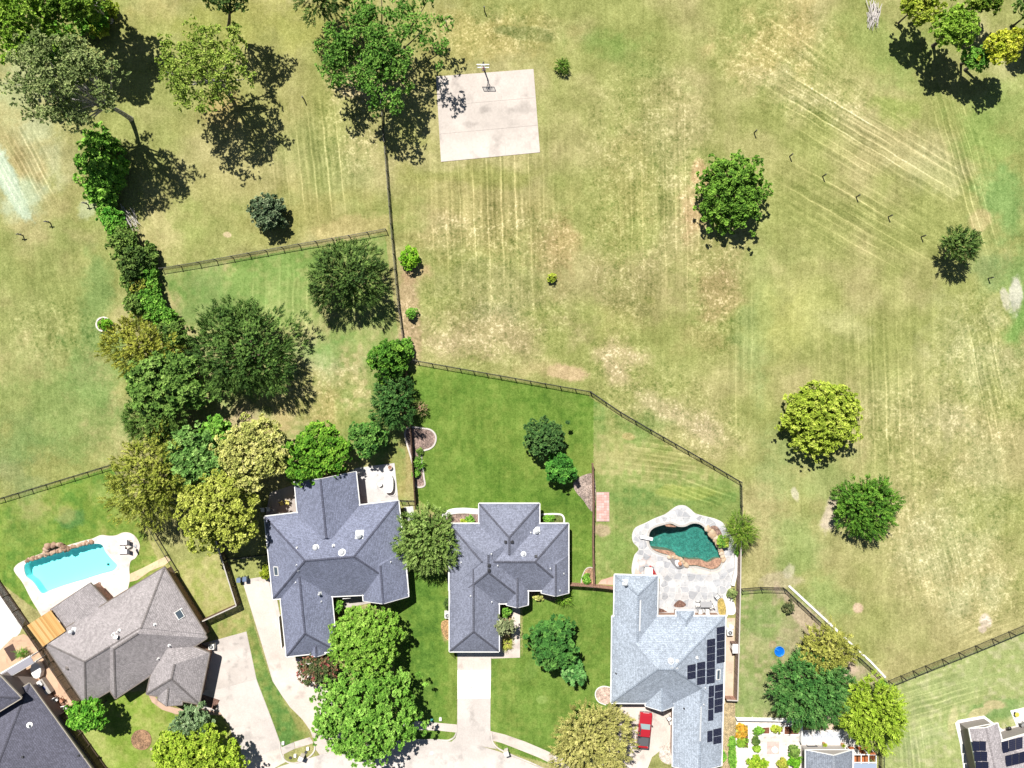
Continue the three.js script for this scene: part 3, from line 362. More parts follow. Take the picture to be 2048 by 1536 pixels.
bed([[430, 1420], [395, 1400], [395, 1385], [440, 1400]], bedDark, null, 0);
bed([[316, 1398], [340, 1412], [370, 1416], [395, 1412], [380, 1404], [345, 1400]], mulch(tone(150, 150, 80)), null, 24);
// brick pad beside the wooden fence, laid brick by brick in rows
{
  const pad = struct('brick_pad', slab(plan([[1192.5, 984], [1218.5, 984], [1219, 1043], [1192.5, 1043]]), 0, 0.03), mat(tone(206, 180, 170), 0.95));
  const tones = [tone(238, 196, 190), tone(230, 188, 180), tone(244, 206, 200), tone(224, 180, 170)].map((c) => concrete(c, 3));
  const a = P(1193, 985), b = P(1218, 1042), nx = 5, nz = 11, w = (b.x - a.x) / nx, d = (b.z - a.z) / nz;
  setSeed(3); for (let i = 0; i < nx; i++) for (let j = 0; j < nz; j++) { const m = shade(new THREE.Mesh(box(w - 0.02, 0.03, d - 0.02), tones[Math.floor(rnd() * 4)])); m.name = 'paver'; m.position.set(a.x + (i + 0.5) * w, 0.046 + rnd() * 0.004, a.z + (j + 0.5) * d); pad.add(m); }
}

// ---------------------------------------------------------------- pools
function pebble(r, sx = 1, sy = 1, sz = 1, detail = 1) { // an uneven stone
  const g = new THREE.IcosahedronGeometry(r, detail), p = g.attributes.position, k = rnd() * 99;
  for (let i = 0; i < p.count; i++) { const x = p.getX(i), y = p.getY(i), z = p.getZ(i), f = 0.78 + 0.44 * noise(x / r * 1.3 + k, y / r * 1.3 + z / r * 1.1 + k); p.setXYZ(i, x * f * sx, y * f * sy, z * f * sz); }
  g.computeVertexNormals(); return g;
}
function waterMat(c, k, size) { const t = rep(rippleTex, size); return new THREE.MeshPhysicalMaterial({ color: c, roughness: 0.04, transmission: 1, thickness: 0, ior: 1.33, normalMap: t, normalScale: new THREE.Vector2(k, k) }); }
const area = (p) => p.reduce((s, a, i) => { const b = p[(i + 1) % p.length]; return s + a.x * b.z - b.x * a.z; }, 0);
const grow = (p, d) => p.map((a, i) => { const n = p.length, b = p[(i + n - 1) % n], c = p[(i + 1) % n], dx = c.x - b.x, dz = c.z - b.z, l = Math.hypot(dx, dz), k = area(p) > 0 ? d : -d; return V(a.x + dz / l * k, 0, a.z - dx / l * k); });
{
  const c = P(140, 1138); const t = thing('swimming_pool', 'turquoise free-form swimming pool with pale deck behind brown roofed house', 'pool', V(c.x, 0, c.z));
  const floor = mat(C(0.5, 0.84, 0.84), 0.8), deck = smooth(plan([[28, 1138], [34, 1129], [46, 1122], [90, 1104], [130, 1092], [172, 1080], [185, 1077], [202, 1070], [219, 1071.5], [232, 1070.5], [246, 1065], [257, 1065], [268, 1070], [276, 1080], [280, 1091], [277, 1105], [271, 1116], [262, 1122], [259, 1134], [259, 1165], [235, 1220], [110, 1290], [84, 1234], [63, 1199], [44, 1163], [31, 1146]]), 140);
  part(t, 'basin_floor', sheet(poolA, -1.35), floor); part(t, 'basin_wall', skirt(poolA, -1.35, 0.02), floor);
  part(t, 'deck', slab(deck, 0, 0.05, [poolA]), deckPink);
  part(t, 'coping', strip(grow(poolA, 0.12), 0.26, 0.02, 0.085, true), paveWhite);
  part(t, 'water', sheet(poolA, -0.1), waterMat(C(0.62, 0.98, 0.97), 0.1, 5));
  part(t, 'tanning_ledge', slab(plan([[88, 1190], [100, 1183], [130, 1172], [170, 1160.5], [205, 1149.5], [228, 1142], [240, 1146], [232, 1156], [205, 1166], [170, 1176], [120, 1196], [100, 1208], [94, 1204]]), 0.05, 0.062), concrete(tone(255, 255, 255, 1.08), 6));
  part(t, 'drain_box', box(0.35, 0.05, 0.35, P(207, 1133).x, -1.3, P(207, 1133).z), M.dark);
  // rock wall and grotto on the far side
  setSeed(21); const r = thing('rock_border', 'tan boulder border with small grotto on upper edge of turquoise pool', 'rocks', P(110, 1104));
  const rocks = [tone(214, 178, 150), tone(196, 160, 134), tone(228, 196, 170), tone(170, 136, 112)].map((q) => mat(q, 0.95));
  const put = (e, s, size, h) => { const p = P(e, s), g = pebble(size, rr(.8, 1.3), rr(.7, 1), rr(.8, 1.3)); g.rotateY(rnd() * 6); g.translate(p.x, h, p.z); part(r, 'rock', g, rocks[Math.floor(rnd() * 4)]); };
  for (let k = 0; k <= 34; k++) { const f = k / 34, e = lerp(54, 184, f), s = lerp(1122, 1084, f) - Math.sin(f * 3.1) * 1; put(e + rr(-1, 1), s + rr(-1.4, 1), rr(.2, .34), 0.16); if (rnd() < .5) put(e + rr(-1, 1), s + rr(-4, -2), rr(.16, .26), 0.12); }
  for (let k = 0; k < 46; k++) { const a = lerp(2.7, 6.0, rnd()), q = rr(.82, 1.15); put(115 + Math.cos(a) * 20 * q, 1101 + Math.sin(a) * 13 * q, rr(.25, .45), rr(.25, .6)); }
}
{
  const c = P(1370, 1095), t = thing('swimming_pool', 'dark teal lagoon swimming pool with diving board and flagstone terrace', 'pool', V(c.x, 0, c.z));
  const pl = mulch(C(0.07, 0.2, 0.18), 2), sand = mulch(tone(210, 172, 150), 2);
  // floor falls from the beach (south-east) to the deep end (west)
  const fl = sheet(poolB, 0), p = fl.attributes.position; void p;
  const pos = [], uv = [], idx = [], cx = P(1375, 1090), ring = 7, n = poolB.length;
  const depth = (x, z) => { const e = x / GRID + 1024, s = z / GRID + 768; return -0.22 - 2.0 * sstep(1395, 1320, e) * sstep(1118, 1098, s) - 1.0 * sstep(1138, 1122, s + (e - 1400) * 0.25) * sstep(1442, 1420, e - 10); };
  for (let k = 0; k <= ring; k++) for (let i = 0; i < n; i++) { const a = poolB[i], x = lerp(cx.x, a.x, k / ring), z = lerp(cx.z, a.z, k / ring); pos.push(x, depth(x, z), z); uv.push(x, z); }
  for (let k = 0; k < ring; k++) for (let i = 0; i < n; i++) { const a = k * n + i, b = k * n + (i + 1) % n; idx.push(a, b, b + n, a, b + n, a + n); }
  part(t, 'basin_floor', mesh3(pos, uv, idx), pl); part(t, 'basin_wall', skirt(poolB, -2.5, 0.02), pl);
  part(t, 'water', sheet(poolB, -0.09), waterMat(C(0.6, 0.92, 0.9), 1, 3.4));
  const shelf = smooth(plan([[1368, 1117], [1380, 1119], [1393, 1119], [1404, 1120], [1412, 1124], [1420, 1123], [1428, 1118], [1442, 1117], [1443, 1124], [1436, 1134.5], [1424, 1138.4], [1410, 1135], [1393, 1131], [1376, 1129.5]]), 50);
  part(t, 'beach_shelf', slab(shelf, -1.4, -0.07), sand);
  part(t, 'seat_ledge', slab(plan([[1303, 1097], [1318, 1099], [1336, 1101], [1350, 1106], [1352, 1110.5], [1336, 1109.5], [1320, 1105.5], [1307, 1099.5]]), -2, -0.075), sand);
  part(t, 'step_ledge', slab(smooth(plan([[1330, 1050.5], [1337, 1049], [1344, 1050], [1353, 1054], [1340, 1054], [1333, 1053]]), 20), -2, -0.06), sand);
  part(t, 'coping', strip(grow(poolB, 0.16), 0.32, 0.02, 0.09, true), concrete(tone(214, 210, 206), 5));
  part(t, 'beach_entry', slab(smooth(plan([[1377, 1133], [1393, 1134], [1410, 1138], [1424, 1141], [1436, 1138], [1444, 1128], [1444, 1136], [1436, 1144], [1420, 1148], [1400, 1148], [1384, 1145], [1376, 1139]]), 40), 0.03, 0.078), concrete(tone(252, 234, 224), 5));
  const deckOut = smooth(plan([[1264, 1070], [1270, 1056], [1290, 1046], [1310, 1036], [1330, 1028], [1344, 1018], [1356, 1011], [1370, 1011], [1381, 1018], [1390, 1026], [1410, 1032], [1432, 1038], [1446, 1046], [1454, 1060], [1462, 1072], [1468, 1090], [1470, 1130], [1462, 1172], [1452, 1236], [1316, 1236], [1316, 1150], [1266, 1152], [1268, 1112], [1277, 1098], [1266, 1084]]), 160);
  const deck = part(t, 'terrace', slab(deckOut, 0, 0.045, [poolB]), concrete(tone(236, 234, 234), 5));
  // flagstones, each its own piece
  setSeed(5); const tones = [tone(216, 218, 222), tone(202, 204, 210), tone(226, 227, 230), tone(210, 211, 215), tone(190, 192, 198), tone(220, 218, 219)].map((q) => concrete(q, 3));
  const inM = (x, z, poly) => { let r = false; for (let i = 0, j = poly.length - 1; i < poly.length; j = i++) if ((poly[i].z > z) !== (poly[j].z > z) && x < (poly[j].x - poly[i].x) * (z - poly[i].z) / (poly[j].z - poly[i].z) + poly[i].x) r = !r; return r; };
  const hole = grow(poolB, 0.4), outer = grow(deckOut, -0.12), step = 0.98, o = P(1262, 1008), cells = [];
  const nx = 18, nz = 19; for (let i = 0; i < nx; i++) for (let j = 0; j < nz; j++) cells.push([o.x + (i + 0.5 + rr(-.42, .42)) * step, o.z + (j + 0.5 + rr(-.42, .42)) * step]);
  let made = 0;
  for (const [x, z] of cells) {
    let poly = [[x - 1.3, z - 1.3], [x + 1.3, z - 1.3], [x + 1.3, z + 1.3], [x - 1.3, z + 1.3]];
    for (const [a, b] of cells) { const dx = a - x, dz = b - z, d = Math.hypot(dx, dz); if (!d || d > 3) continue; const nx2 = dx / d, nz2 = dz / d, lim = d / 2 - 0.035, out = []; for (let i = 0; i < poly.length; i++) { const q = poly[i], w = poly[(i + 1) % poly.length], fq = (q[0] - x) * nx2 + (q[1] - z) * nz2 - lim, fw = (w[0] - x) * nx2 + (w[1] - z) * nz2 - lim; if (fq <= 0) out.push(q); if (fq * fw < 0) { const s = fq / (fq - fw); out.push([lerp(q[0], w[0], s), lerp(q[1], w[1], s)]); } } poly = out; }
    if (poly.length < 3) continue;
    const ok = (q) => inM(q[0], q[1], outer) && !inM(q[0], q[1], hole), fit = poly.map((q) => { for (let f = 1; f > 0.25; f -= 0.08) { const w = [lerp(x, q[0], f), lerp(z, q[1], f)]; if (ok(w)) return w; } return null; });
    if (!ok([x, z]) || fit.some((q) => !q) || made >= 298) continue;
    const g = slab(fit.map((q) => V(q[0], 0, q[1])), 0.045, 0.06 + rnd() * 0.006); g.translate(-t.position.x, 0, -t.position.z); const m = shade(new THREE.Mesh(g, tones[Math.floor(rnd() * 6)])); m.name = 'flagstone'; deck.add(m); made++;
  }
  // diving board
  const db = thing('diving_board', 'white diving board over the deep end of the teal pool', 'diving board', P(1287, 1074));
  const a = P(1281, 1073.5, .42), b = P(1305.5, 1078.5, .46); part(db, 'board', beam(a, b, .5, .05), M.white); part(db, 'stand', merge([beam(P(1286, 1074.5, .06), P(1286, 1074.5, .4), .3, .3), box(.5, .34, .4, P(1285, 1074.4).x, .22, P(1285, 1074.4).z)]), M.galv);
  // rocks on the east edge and by the spill
  const rocks = [tone(236, 208, 176), tone(222, 190, 156), tone(244, 224, 200)].map((q) => mat(q, 0.95)), r = thing('rock_border', 'pale boulders along east edge of teal pool', 'rocks', P(1430, 1080));
  const put = (tt, e, s, size, h) => { const q = P(e, s), g = pebble(size, rr(.8, 1.4), rr(.5, .8), rr(.8, 1.4)); g.rotateY(rnd() * 6); g.translate(q.x, h, q.z); part(tt, 'rock', g, rocks[Math.floor(rnd() * 3)]); };
  for (let k = 0; k <= 26; k++) { const f = k / 26, e = lerp(1412, 1437, f), s = lerp(1054, 1088, f); put(r, e + rr(-1, 4), s + rr(-2, 2), rr(.25, .45), .2); }
  for (let k = 0; k <= 8; k++) { const f = k / 8; put(r, lerp(1440, 1447, f), lerp(1098, 1120, f), rr(.25, .4), .15); }
  const sp = thing('rock_waterfall', 'curved pale stone waterfall with grey spa basin beside teal pool', 'rocks', P(1358, 1122));
  for (let k = 0; k <= 18; k++) { const f = k / 18, e = 1337 + f * 36, s = 1114 - Math.sin(f * 2.4) * 4 + f * f * 20; put(sp, e, s, rr(.22, .34), .2); }
  part(sp, 'basin', slab(smooth(plan([[1340, 1118], [1350, 1114], [1362, 1118], [1370, 1128], [1364, 1135], [1354, 1136], [1348, 1130]]), 30), 0.05, 0.3), concrete(tone(150, 148, 150), 3)); part(sp, 'water', sheet(smooth(plan([[1349, 1121], [1356, 1119], [1363, 1124], [1361, 1130], [1353, 1131]]), 20), 0.33), mat(C(.7, .7, .7), .3)); part(sp, 'urn', (() => { const g = lathe([[0, 0], [.18, 0], [.3, .2], [.24, .42], [.28, .46], [0, .46]], 16), q = P(1358, 1125); g.translate(q.x, .33, q.z); return g; })(), M.terracotta);
  bed([[1420, 1054], [1430, 1051], [1440, 1060], [1445, 1076], [1438, 1082], [1428, 1070]], mulch(tone(176, 150, 140)), null, 24, 0.07);
}

// ---------------------------------------------------------------- houses
class Block { // one wing: eave corners A B C D (A-B and D-C are the long sides), hips at the A-D and B-C ends
  constructor(k, q, { eave = 2.8, pitch = 0.6, hip = [1, 1], fall } = {}) {
    this.k = k; this.hip = hip; const y = eave - k * 0.006; this.y = y;
    let [A, B, C2, D] = q.map(([e, s]) => P(e, s, y)); const m = A.clone().add(B).add(C2).add(D).multiplyScalar(0.25), out = 1 + k * 0.0006;
    [A, B, C2, D] = [A, B, C2, D].map((p) => p.clone().sub(m).multiplyScalar(out).add(m)); this.q = [A, B, C2, D];
    const e1 = A.clone().add(D).multiplyScalar(.5), e2 = B.clone().add(C2).multiplyScalar(.5), dir = e2.clone().sub(e1).normalize(), w1 = A.distanceTo(D) / 2, w2 = B.distanceTo(C2) / 2, w = (w1 + w2) / 2, L = e1.distanceTo(e2);
    let h1 = hip[0] * w, h2 = hip[1] * w; if (h1 + h2 > L - 0.05) { const f = (L - 0.05) / (h1 + h2); h1 *= f; h2 *= f; }
    const rise = fall ?? pitch * w; this.R1 = e1.addScaledVector(dir, h1).setY(y + rise); this.R2 = e2.addScaledVector(dir, -h2).setY(y + rise);
    this.faces = [[A, B, this.R2, this.R1], [C2, D, this.R1, this.R2]]; if (hip[0] > 0.01) this.faces.push([D, A, this.R1]); if (hip[1] > 0.01) this.faces.push([B, C2, this.R2]);
    this.gables = []; if (hip[0] <= 0.01) this.gables.push([D, A, this.R1]); if (hip[1] <= 0.01) this.gables.push([B, C2, this.R2]);
  }
  height(x, z) { // roof height above a point, -1 outside
    const q = this.q; let s = 0; for (let i = 0; i < 4; i++) { const a = q[i], b = q[(i + 1) % 4], c = (b.x - a.x) * (z - a.z) - (b.z - a.z) * (x - a.x); if (c) { if (s && Math.sign(c) !== s) return [-1]; s = Math.sign(c); } }
    let best = 1e9, nn = null; for (const f of this.faces) { const n = f[1].clone().sub(f[0]).cross(f[2].clone().sub(f[0])).normalize(); if (n.y < 0) n.negate(); const h = f[0].y - (n.x * (x - f[0].x) + n.z * (z - f[0].z)) / n.y; if (h < best) { best = h; nn = n; } } return [best, nn];
  }
}
function facet(list) { // roof face: u along the eave, v up the slope, both in metres
  const [a, b] = list, u = b.clone().sub(a).normalize(), n = u.clone().cross(list[list.length - 1].clone().sub(a)).normalize(), v = n.clone().cross(u), pos = [], uv = [], off = a.x * 0.37 + a.z * 0.73;
  list.forEach((p) => { const d = p.clone().sub(a); pos.push(p.x, p.y, p.z); uv.push(d.dot(u) + off, d.dot(v)); });
  const up = n.y > 0; const idx = list.length === 4 ? (up ? [0, 1, 2, 0, 2, 3] : [0, 2, 1, 0, 3, 2]) : (up ? [0, 1, 2] : [0, 2, 1]); return mesh3(pos, uv, idx);
}
function capTiles(a, b, w = 0.3, len = 0.3, lift = 0.03) { // overlapping ridge tiles along an edge
  const d = b.clone().sub(a), L = d.length(), n = Math.max(1, Math.round(L / len)), dir = d.clone().normalize(), side = V(-dir.z, 0, dir.x).normalize(), out = [];
  for (let i = 0; i < n; i++) {
    const p = a.clone().addScaledVector(dir, i * L / n), e = a.clone().addScaledVector(dir, (i + 1.12) * L / n), y0 = lift + .012, y1 = lift + .035, hw = w / 2, dr = hw * 0.32;
    const pts = [p.clone().addScaledVector(side, -hw).setY(p.y + y0 - dr), p.clone().setY(p.y + y0), p.clone().addScaledVector(side, hw).setY(p.y + y0 - dr), e.clone().addScaledVector(side, -hw).setY(e.y + y1 - dr), e.clone().setY(e.y + y1), e.clone().addScaledVector(side, hw).setY(e.y + y1 - dr)], pos = [], uv = [];
    pts.forEach((q, k) => { pos.push(q.x, q.y, q.z); uv.push(k % 3 * .15 + i * .37, k > 2 ? .3 : 0); });
    out.push(mesh3(pos, uv, [0, 1, 4, 0, 4, 3, 1, 2, 5, 1, 5, 4]));
  }
  return out;
}
function house(o) {
  const c = P(o.at[0], o.at[1]), t = thing('house', o.label, 'house', c), bs = o.blocks.map((b, k) => Object.assign(new Block(k, b.q, { eave: o.eave, pitch: o.pitch, ...b }), { cut: b.cut, plain: b.plain }));
  const roofM = shingles(o.roof), wallM = o.wall ?? brickWall, faces = [], gut = [], caps = [], walls = [], gab = [];
  for (const b of bs) {
    b.faces.forEach((f) => faces.push(facet(f))); b.gables.forEach((f) => gab.push(facet(f)));
    const q = b.q, cen = q[0].clone().add(q[1]).add(q[2]).add(q[3]).multiplyScalar(.25), y = b.y;
    const soff = sheet(q, y - .2 - b.k * .003); walls.length; gut.push(soff);
    for (let i = 0; i < 4; i++) { // fascia board with a gutter lip standing proud of the shingles
      const a = q[i], d = q[(i + 1) % 4], n = V(d.z - a.z, 0, a.x - d.x).normalize(); if (n.dot(a.clone().sub(cen)) < 0) n.negate();
      const ga = b.gables.some((g) => (g[0] === a && g[1] === d)); if (ga) continue;
      const a2 = a.clone().addScaledVector(n, .055), d2 = d.clone().addScaledVector(n, .055); gut.push(strip([a2, d2], .13, y - .17 - b.k * .004, y + .045 + b.k * .004));
    }
    for (const g of b.gables) for (const e of [0, 1]) { const n = g[0].clone().add(g[1]).multiplyScalar(.5).sub(cen).setY(0).normalize(); gut.push(beam(g[e].clone().addScaledVector(n, .03).add(V(0, -.04, 0)), g[2].clone().addScaledVector(n, .03).add(V(0, -.04, 0)), .07, .17)); }
    const E = b.plain ? [] : [[b.R1, b.R2, 0]], cut = b.cut ?? [0, 0, 0, 0]; if (b.hip[0] >= 0.7) E.push([q[0], b.R1, cut[0]], [q[3], b.R1, cut[3]]); if (b.hip[1] >= 0.7) E.push([q[1], b.R2, cut[1]], [q[2], b.R2, cut[2]]); E.forEach(([a, d, c0]) => { if (c0 < 1) caps.push(...capTiles(a.clone().lerp(d, c0), d)); }); // tiles only where a hip stands clear of the neighbouring wing
    const inset = .5 + b.k * .012, iq = q.map((p) => { const v = cen.clone().sub(p).setY(0), l = v.length(); return p.clone().addScaledVector(v, Math.min(.7, inset * 1.414 / l)); }); walls.push(skirt(iq, 0, y - .16));
  }
  part(t, 'wall', merge(walls), wallM); if (gab.length) part(t, 'gable_wall', merge(gab), wallM);
  const roof = part(t, 'roof', merge(faces), roofM); part(t, 'gutter', merge(gut), o.trim ?? M.gutter, roof); part(t, 'ridge_cap', merge(caps), shingles(o.cap), roof, STUFF);
  t.userData.label = o.label;
  const on = (e, s) => { let h = 4, n = V(0, 1, 0); for (let i = 0; i < 12; i++) { const p = P(e, s, h); let best = -1; for (const b of bs) { const [y, m] = b.height(p.x, p.z); if (y > best) { best = y; n = m; } } if (best < 0) break; h = best; } return { p: P(e, s, h), n }; };
  return { t, roof, on, bs };
}
// fittings on roofs
const tilt = (g, n, p) => { g.applyQuaternion(new THREE.Quaternion().setFromUnitVectors(V(0, 1, 0), n)); g.translate(p.x, p.y, p.z); return g; };
function pipe(H, e, s, r = .06, h = .35, m = M.galv) { const { p, n } = H.on(e, s), g = cyl(r, r, h + .3, 10, p.x, p.y - .2, p.z); part(H.t, 'vent_pipe', merge([g, tilt(cyl(r * 2.6, r * 1.3, .06, 10), n, p)]), m, H.roof); }
function flue(H, e, s, r = .14, h = .7) { const { p, n } = H.on(e, s); const g = lathe([[r, -.3], [r, h], [r * 1.9, h], [r * 1.9, h + .05], [r * .4, h + .22], [0, h + .24]], 14); g.translate(p.x, p.y, p.z); const f = part(H.t, 'flue', g, M.galv, H.roof); part(H.t, 'flue_flashing', tilt(box(r * 5, .02, r * 5.5, 0, .02, 0), n, p), M.galv, f); }
function dome(H, e, s, r = .3) { const { p, n } = H.on(e, s); const g = lathe([[r * 1.25, 0], [r * 1.25, .05], [r, .08], [r, .2], [r * .85, .3], [r * .45, .38], [0, .4]], 18); g.translate(p.x, p.y + .03, p.z); part(H.t, 'turbine_vent', merge([g, tilt(cyl(r * 1.5, r * 1.5, .04, 16), n, p)]), M.galv, H.roof); }
function boxVent(H, e, s, w = .4, m = M.vent) { const { p, n } = H.on(e, s); const g = new THREE.CylinderGeometry(w * .62, w * .74, .2, 4, 1); g.rotateY(Math.PI / 4); g.translate(0, .1, 0); part(H.t, 'roof_vent', tilt(g, n, p), m, H.roof); }
function skylight(H, e, s, w, d, ry) { const { p, n } = H.on(e, s), f = [box(w + .16, .16, .08, 0, .06, d / 2 + .04), box(w + .16, .16, .08, 0, .06, -d / 2 - .04), box(.08, .16, d, w / 2 + .04, .06, 0), box(.08, .16, d, -w / 2 - .04, .06, 0)].map((g) => g.rotateY(ry)); const fr = part(H.t, 'skylight', tilt(merge(f), n, p), M.gutter, H.roof); const gl = box(w, .03, d, 0, .07, 0); gl.rotateY(ry); part(H.t, 'pane', tilt(gl, n, p), M.glass, fr); }
function dish(H, e, s, az) { const { p } = H.on(e, s), g = lathe([[0, 0], [.12, .01], [.25, .05], [.33, .1], [.33, .12], [.25, .07], [.12, .03], [0, .02]], 18); g.rotateX(.9); g.rotateY(az); g.translate(p.x, p.y + .75, p.z); const d = part(H.t, 'satellite_dish', g, M.white, H.roof); part(H.t, 'mast', bar(V(p.x, p.y - .1, p.z), V(p.x, p.y + .75, p.z), .03), M.galv, d); }
function ridgeVent(H, a, b) { const A = H.on(...a), B = H.on(...b); part(H.t, 'ridge_vent', beam(A.p.clone().add(V(0, .05, 0)), B.p.clone().add(V(0, .05, 0)), .22, .06), M.galv, H.roof); }
function solar(H, e0, s0, e1, s1, skew, cols, rows, frame = M.panelFrame, face = [(e0 + e1) / 2, (s0 + s1) / 2]) { // one panel, corner to corner in plan, lying on the slope
  const ref = H.on(...face), n = ref.n, q = [[e0, s0], [e1, s0 - skew], [e1, s1 - skew], [e0, s1]].map(([e, s]) => { let h = ref.p.y; for (let i = 0; i < 10; i++) { const p = P(e, s, h); h = ref.p.y - (n.x * (p.x - ref.p.x) + n.z * (p.z - ref.p.z)) / n.y; } return { p: P(e, s, h) }; }), lift = (p, k) => p.p.clone().addScaledVector(n, k), L = (u, v, k) => { const a = lift(q[0], k).lerp(lift(q[1], k), u), b = lift(q[3], k).lerp(lift(q[2], k), u); return a.lerp(b, v); };
  const pr = (u0, u1, v0, v1, k0, k1) => { const lo = [L(u0, v0, k0), L(u1, v0, k0), L(u1, v1, k0), L(u0, v1, k0)], hi = [L(u0, v0, k1), L(u1, v0, k1), L(u1, v1, k1), L(u0, v1, k1)], pos = [], uv = [], idx = []; [...lo, ...hi].forEach((p) => { pos.push(p.x, p.y, p.z); uv.push(0, 0); }); for (let i = 0; i < 4; i++) { const j = (i + 1) % 4; idx.push(i, i + 4, j + 4, i, j + 4, j); } idx.push(4, 6, 5, 4, 7, 6, 0, 1, 2, 0, 2, 3); return mesh3(pos, uv, idx); };
  const f = part(H.t, 'solar_panel', pr(.015, .985, .015, .985, .07, .105), frame, H.roof), c = []; for (let i = 0; i < cols; i++) for (let j = 0; j < rows; j++) c.push(pr(.025 + .95 * (i + .008) / cols, .025 + .95 * (i + .992) / cols, .025 + .95 * (j + .03) / rows, .025 + .95 * (j + .97) / rows, .1, .109)); part(H.t, 'cells', merge(c), M.cell, f, STUFF);
}
function opening(H, name, e, s, along, w, h, y0, frameM, paneM, nx = 2, ny = 2) { // window or door set on a wall; along: unit vector in plan along the wall
  const p = P(e, s), a = V(along[0], 0, along[1]).normalize(), ry = Math.atan2(-a.z, a.x), bits = [], f = .07;
  bits.push(box(w + 2 * f, f, .1, 0, h / 2 + f / 2, 0), box(w + 2 * f, f, .14, 0, -h / 2 - f / 2, 0), box(f, h, .1, w / 2 + f / 2, 0, 0), box(f, h, .1, -w / 2 - f / 2, 0, 0)); for (let i = 1; i < nx; i++) bits.push(box(.035, h, .06, -w / 2 + w * i / nx, 0, 0)); for (let j = 1; j < ny; j++) bits.push(box(w, .035, .055, 0, -h / 2 + h * j / ny, 0));
  const g = merge(bits); g.rotateY(ry); g.translate(p.x, y0 + h / 2, p.z); const m = part(H.t, name, g, frameM); const pn = box(w, h, .03); pn.rotateY(ry); pn.translate(p.x, y0 + h / 2, p.z); part(H.t, 'pane', pn, paneM, m);
}
const slate = tone(124, 128, 145, 1.56), slateCap = tone(98, 100, 114, 1.3);
const centre = house({ at: [1017, 1150], label: 'slate-grey hip-roofed brick house with straight driveway, white gutters and green lawn', roof: slate, cap: slateCap, eave: 2.8, pitch: .58, blocks: [
  { q: [[898, 1047], [1137, 1047], [1137, 1181], [898, 1181]], hip: [1, 1.02], cut: [0, 0, .38, 1] }, { q: [[958, 1007], [958, 1125], [1079, 1125], [1079, 1007]], hip: [1, .4] }, { q: [[899, 1110], [899, 1303], [998, 1303], [998, 1110]], hip: [.4, 1] },
  { q: [[900, 1060], [900, 1207], [1056, 1207], [1056, 1060]], hip: [.5, .95], cut: [0, .5, .2, 0] }, { q: [[1013, 1130], [1013, 1210], [1056, 1210], [1056, 1130]], hip: [.5, 0], pitch: .8 }, { q: [[1083, 1110], [1083, 1186], [1137, 1186], [1137, 1110]], hip: [.5, 0], pitch: .8 }] });
for (const [e, s] of [[1012, 1084], [1024, 1084], [1072, 1113], [978, 1131], [978, 1141]]) boxVent(centre, e, s, .42);
dome(centre, 1047, 1108, .26); flue(centre, 1073, 1061, .2, .6); for (const [e, s] of [[983, 1108], [922, 1125], [996, 1131], [941, 1192], [984, 1204], [1101, 1137], [1128, 1147], [1120, 1181], [1062, 1065]]) pipe(centre, e, s, .05, .3);
opening(centre, 'garage_door', 948, 1288, [1, 0], 4.9, 2.2, .04, M.white, M.white, 4, 4); opening(centre, 'window', 1110, 1176, [1, 0], 1.8, 1.4, .8, M.white, M.glass, 3, 2); opening(centre, 'door', 1034, 1200, [1, 0], 1.1, 2.1, .05, M.white, wood(C(.2, .1, .05)), 1, 1); opening(centre, 'window', 1018, 1010, [1, 0], 3.4, 1.5, .7, M.white, M.glass, 4, 2); opening(centre, 'window', 1132, 1100, [0, 1], 1.5, 1.3, .9, M.white, M.glass); opening(centre, 'window', 902, 1210, [0, 1], 1.2, 1.3, .9, M.white, M.glass);

const west = house({ at: [675, 1120], label: 'large blue-slate house with angled wings, white roof vents and curved driveway', roof: tone(120, 125, 146, 1.52), cap: tone(94, 97, 116, 1.3), eave: 2.9, pitch: .6, blocks: [
  { q: [[529, 1033], [797, 1001], [817, 1186], [546, 1198]], hip: [1, 1], cut: [0, 0, .4, 0] }, { q: [[589, 963], [602, 1100], [727, 1085], [712, 943]], hip: [0, .4] }, { q: [[553, 1120], [573, 1313], [674, 1302], [656, 1110]], hip: [.4, 1] }, { q: [[720, 1110], [727, 1202], [817, 1193], [810, 1100]], hip: [.4, 0], pitch: .72 }, { q: [[618, 1240], [621, 1310], [650, 1308], [648, 1238]], hip: [.4, 0], pitch: .85 }] });
dome(west, 631, 1096, .36); dome(west, 684, 1105, .36); pipe(west, 595, 1094, .12, .35, M.white); flue(west, 719, 1069, .24, .7); pipe(west, 667, 1091, .09, .45, M.white); flue(west, 640, 1187, .1, .6); skylight(west, 553, 1142, .75, 1.2, .1); for (const [e, s] of [[597, 1141], [591, 1165], [593, 1130], [782, 1124], [643, 1203]]) pipe(west, e, s, .05, .25);
opening(west, 'garage_door', 570, 1255, [.1, 1], 4.6, 2.2, .04, M.white, M.white, 4, 4); opening(west, 'window', 772, 1188, [1, -.1], 2, 1.5, .7, M.white, M.glass, 3, 2); opening(west, 'door', 700, 1188, [1, -.1], 1.1, 2.1, .05, M.white, wood(C(.2, .1, .05)), 1, 1); opening(west, 'window', 716, 980, [.08, 1], 2.2, 2.0, .2, M.white, M.glass, 3, 1); opening(west, 'window', 653, 957, [1, -.16], 2.4, 1.5, .8, M.white, M.glass, 3, 2); opening(west, 'window', 808, 1080, [.1, 1], 1.5, 1.3, .9, M.white, M.glass);

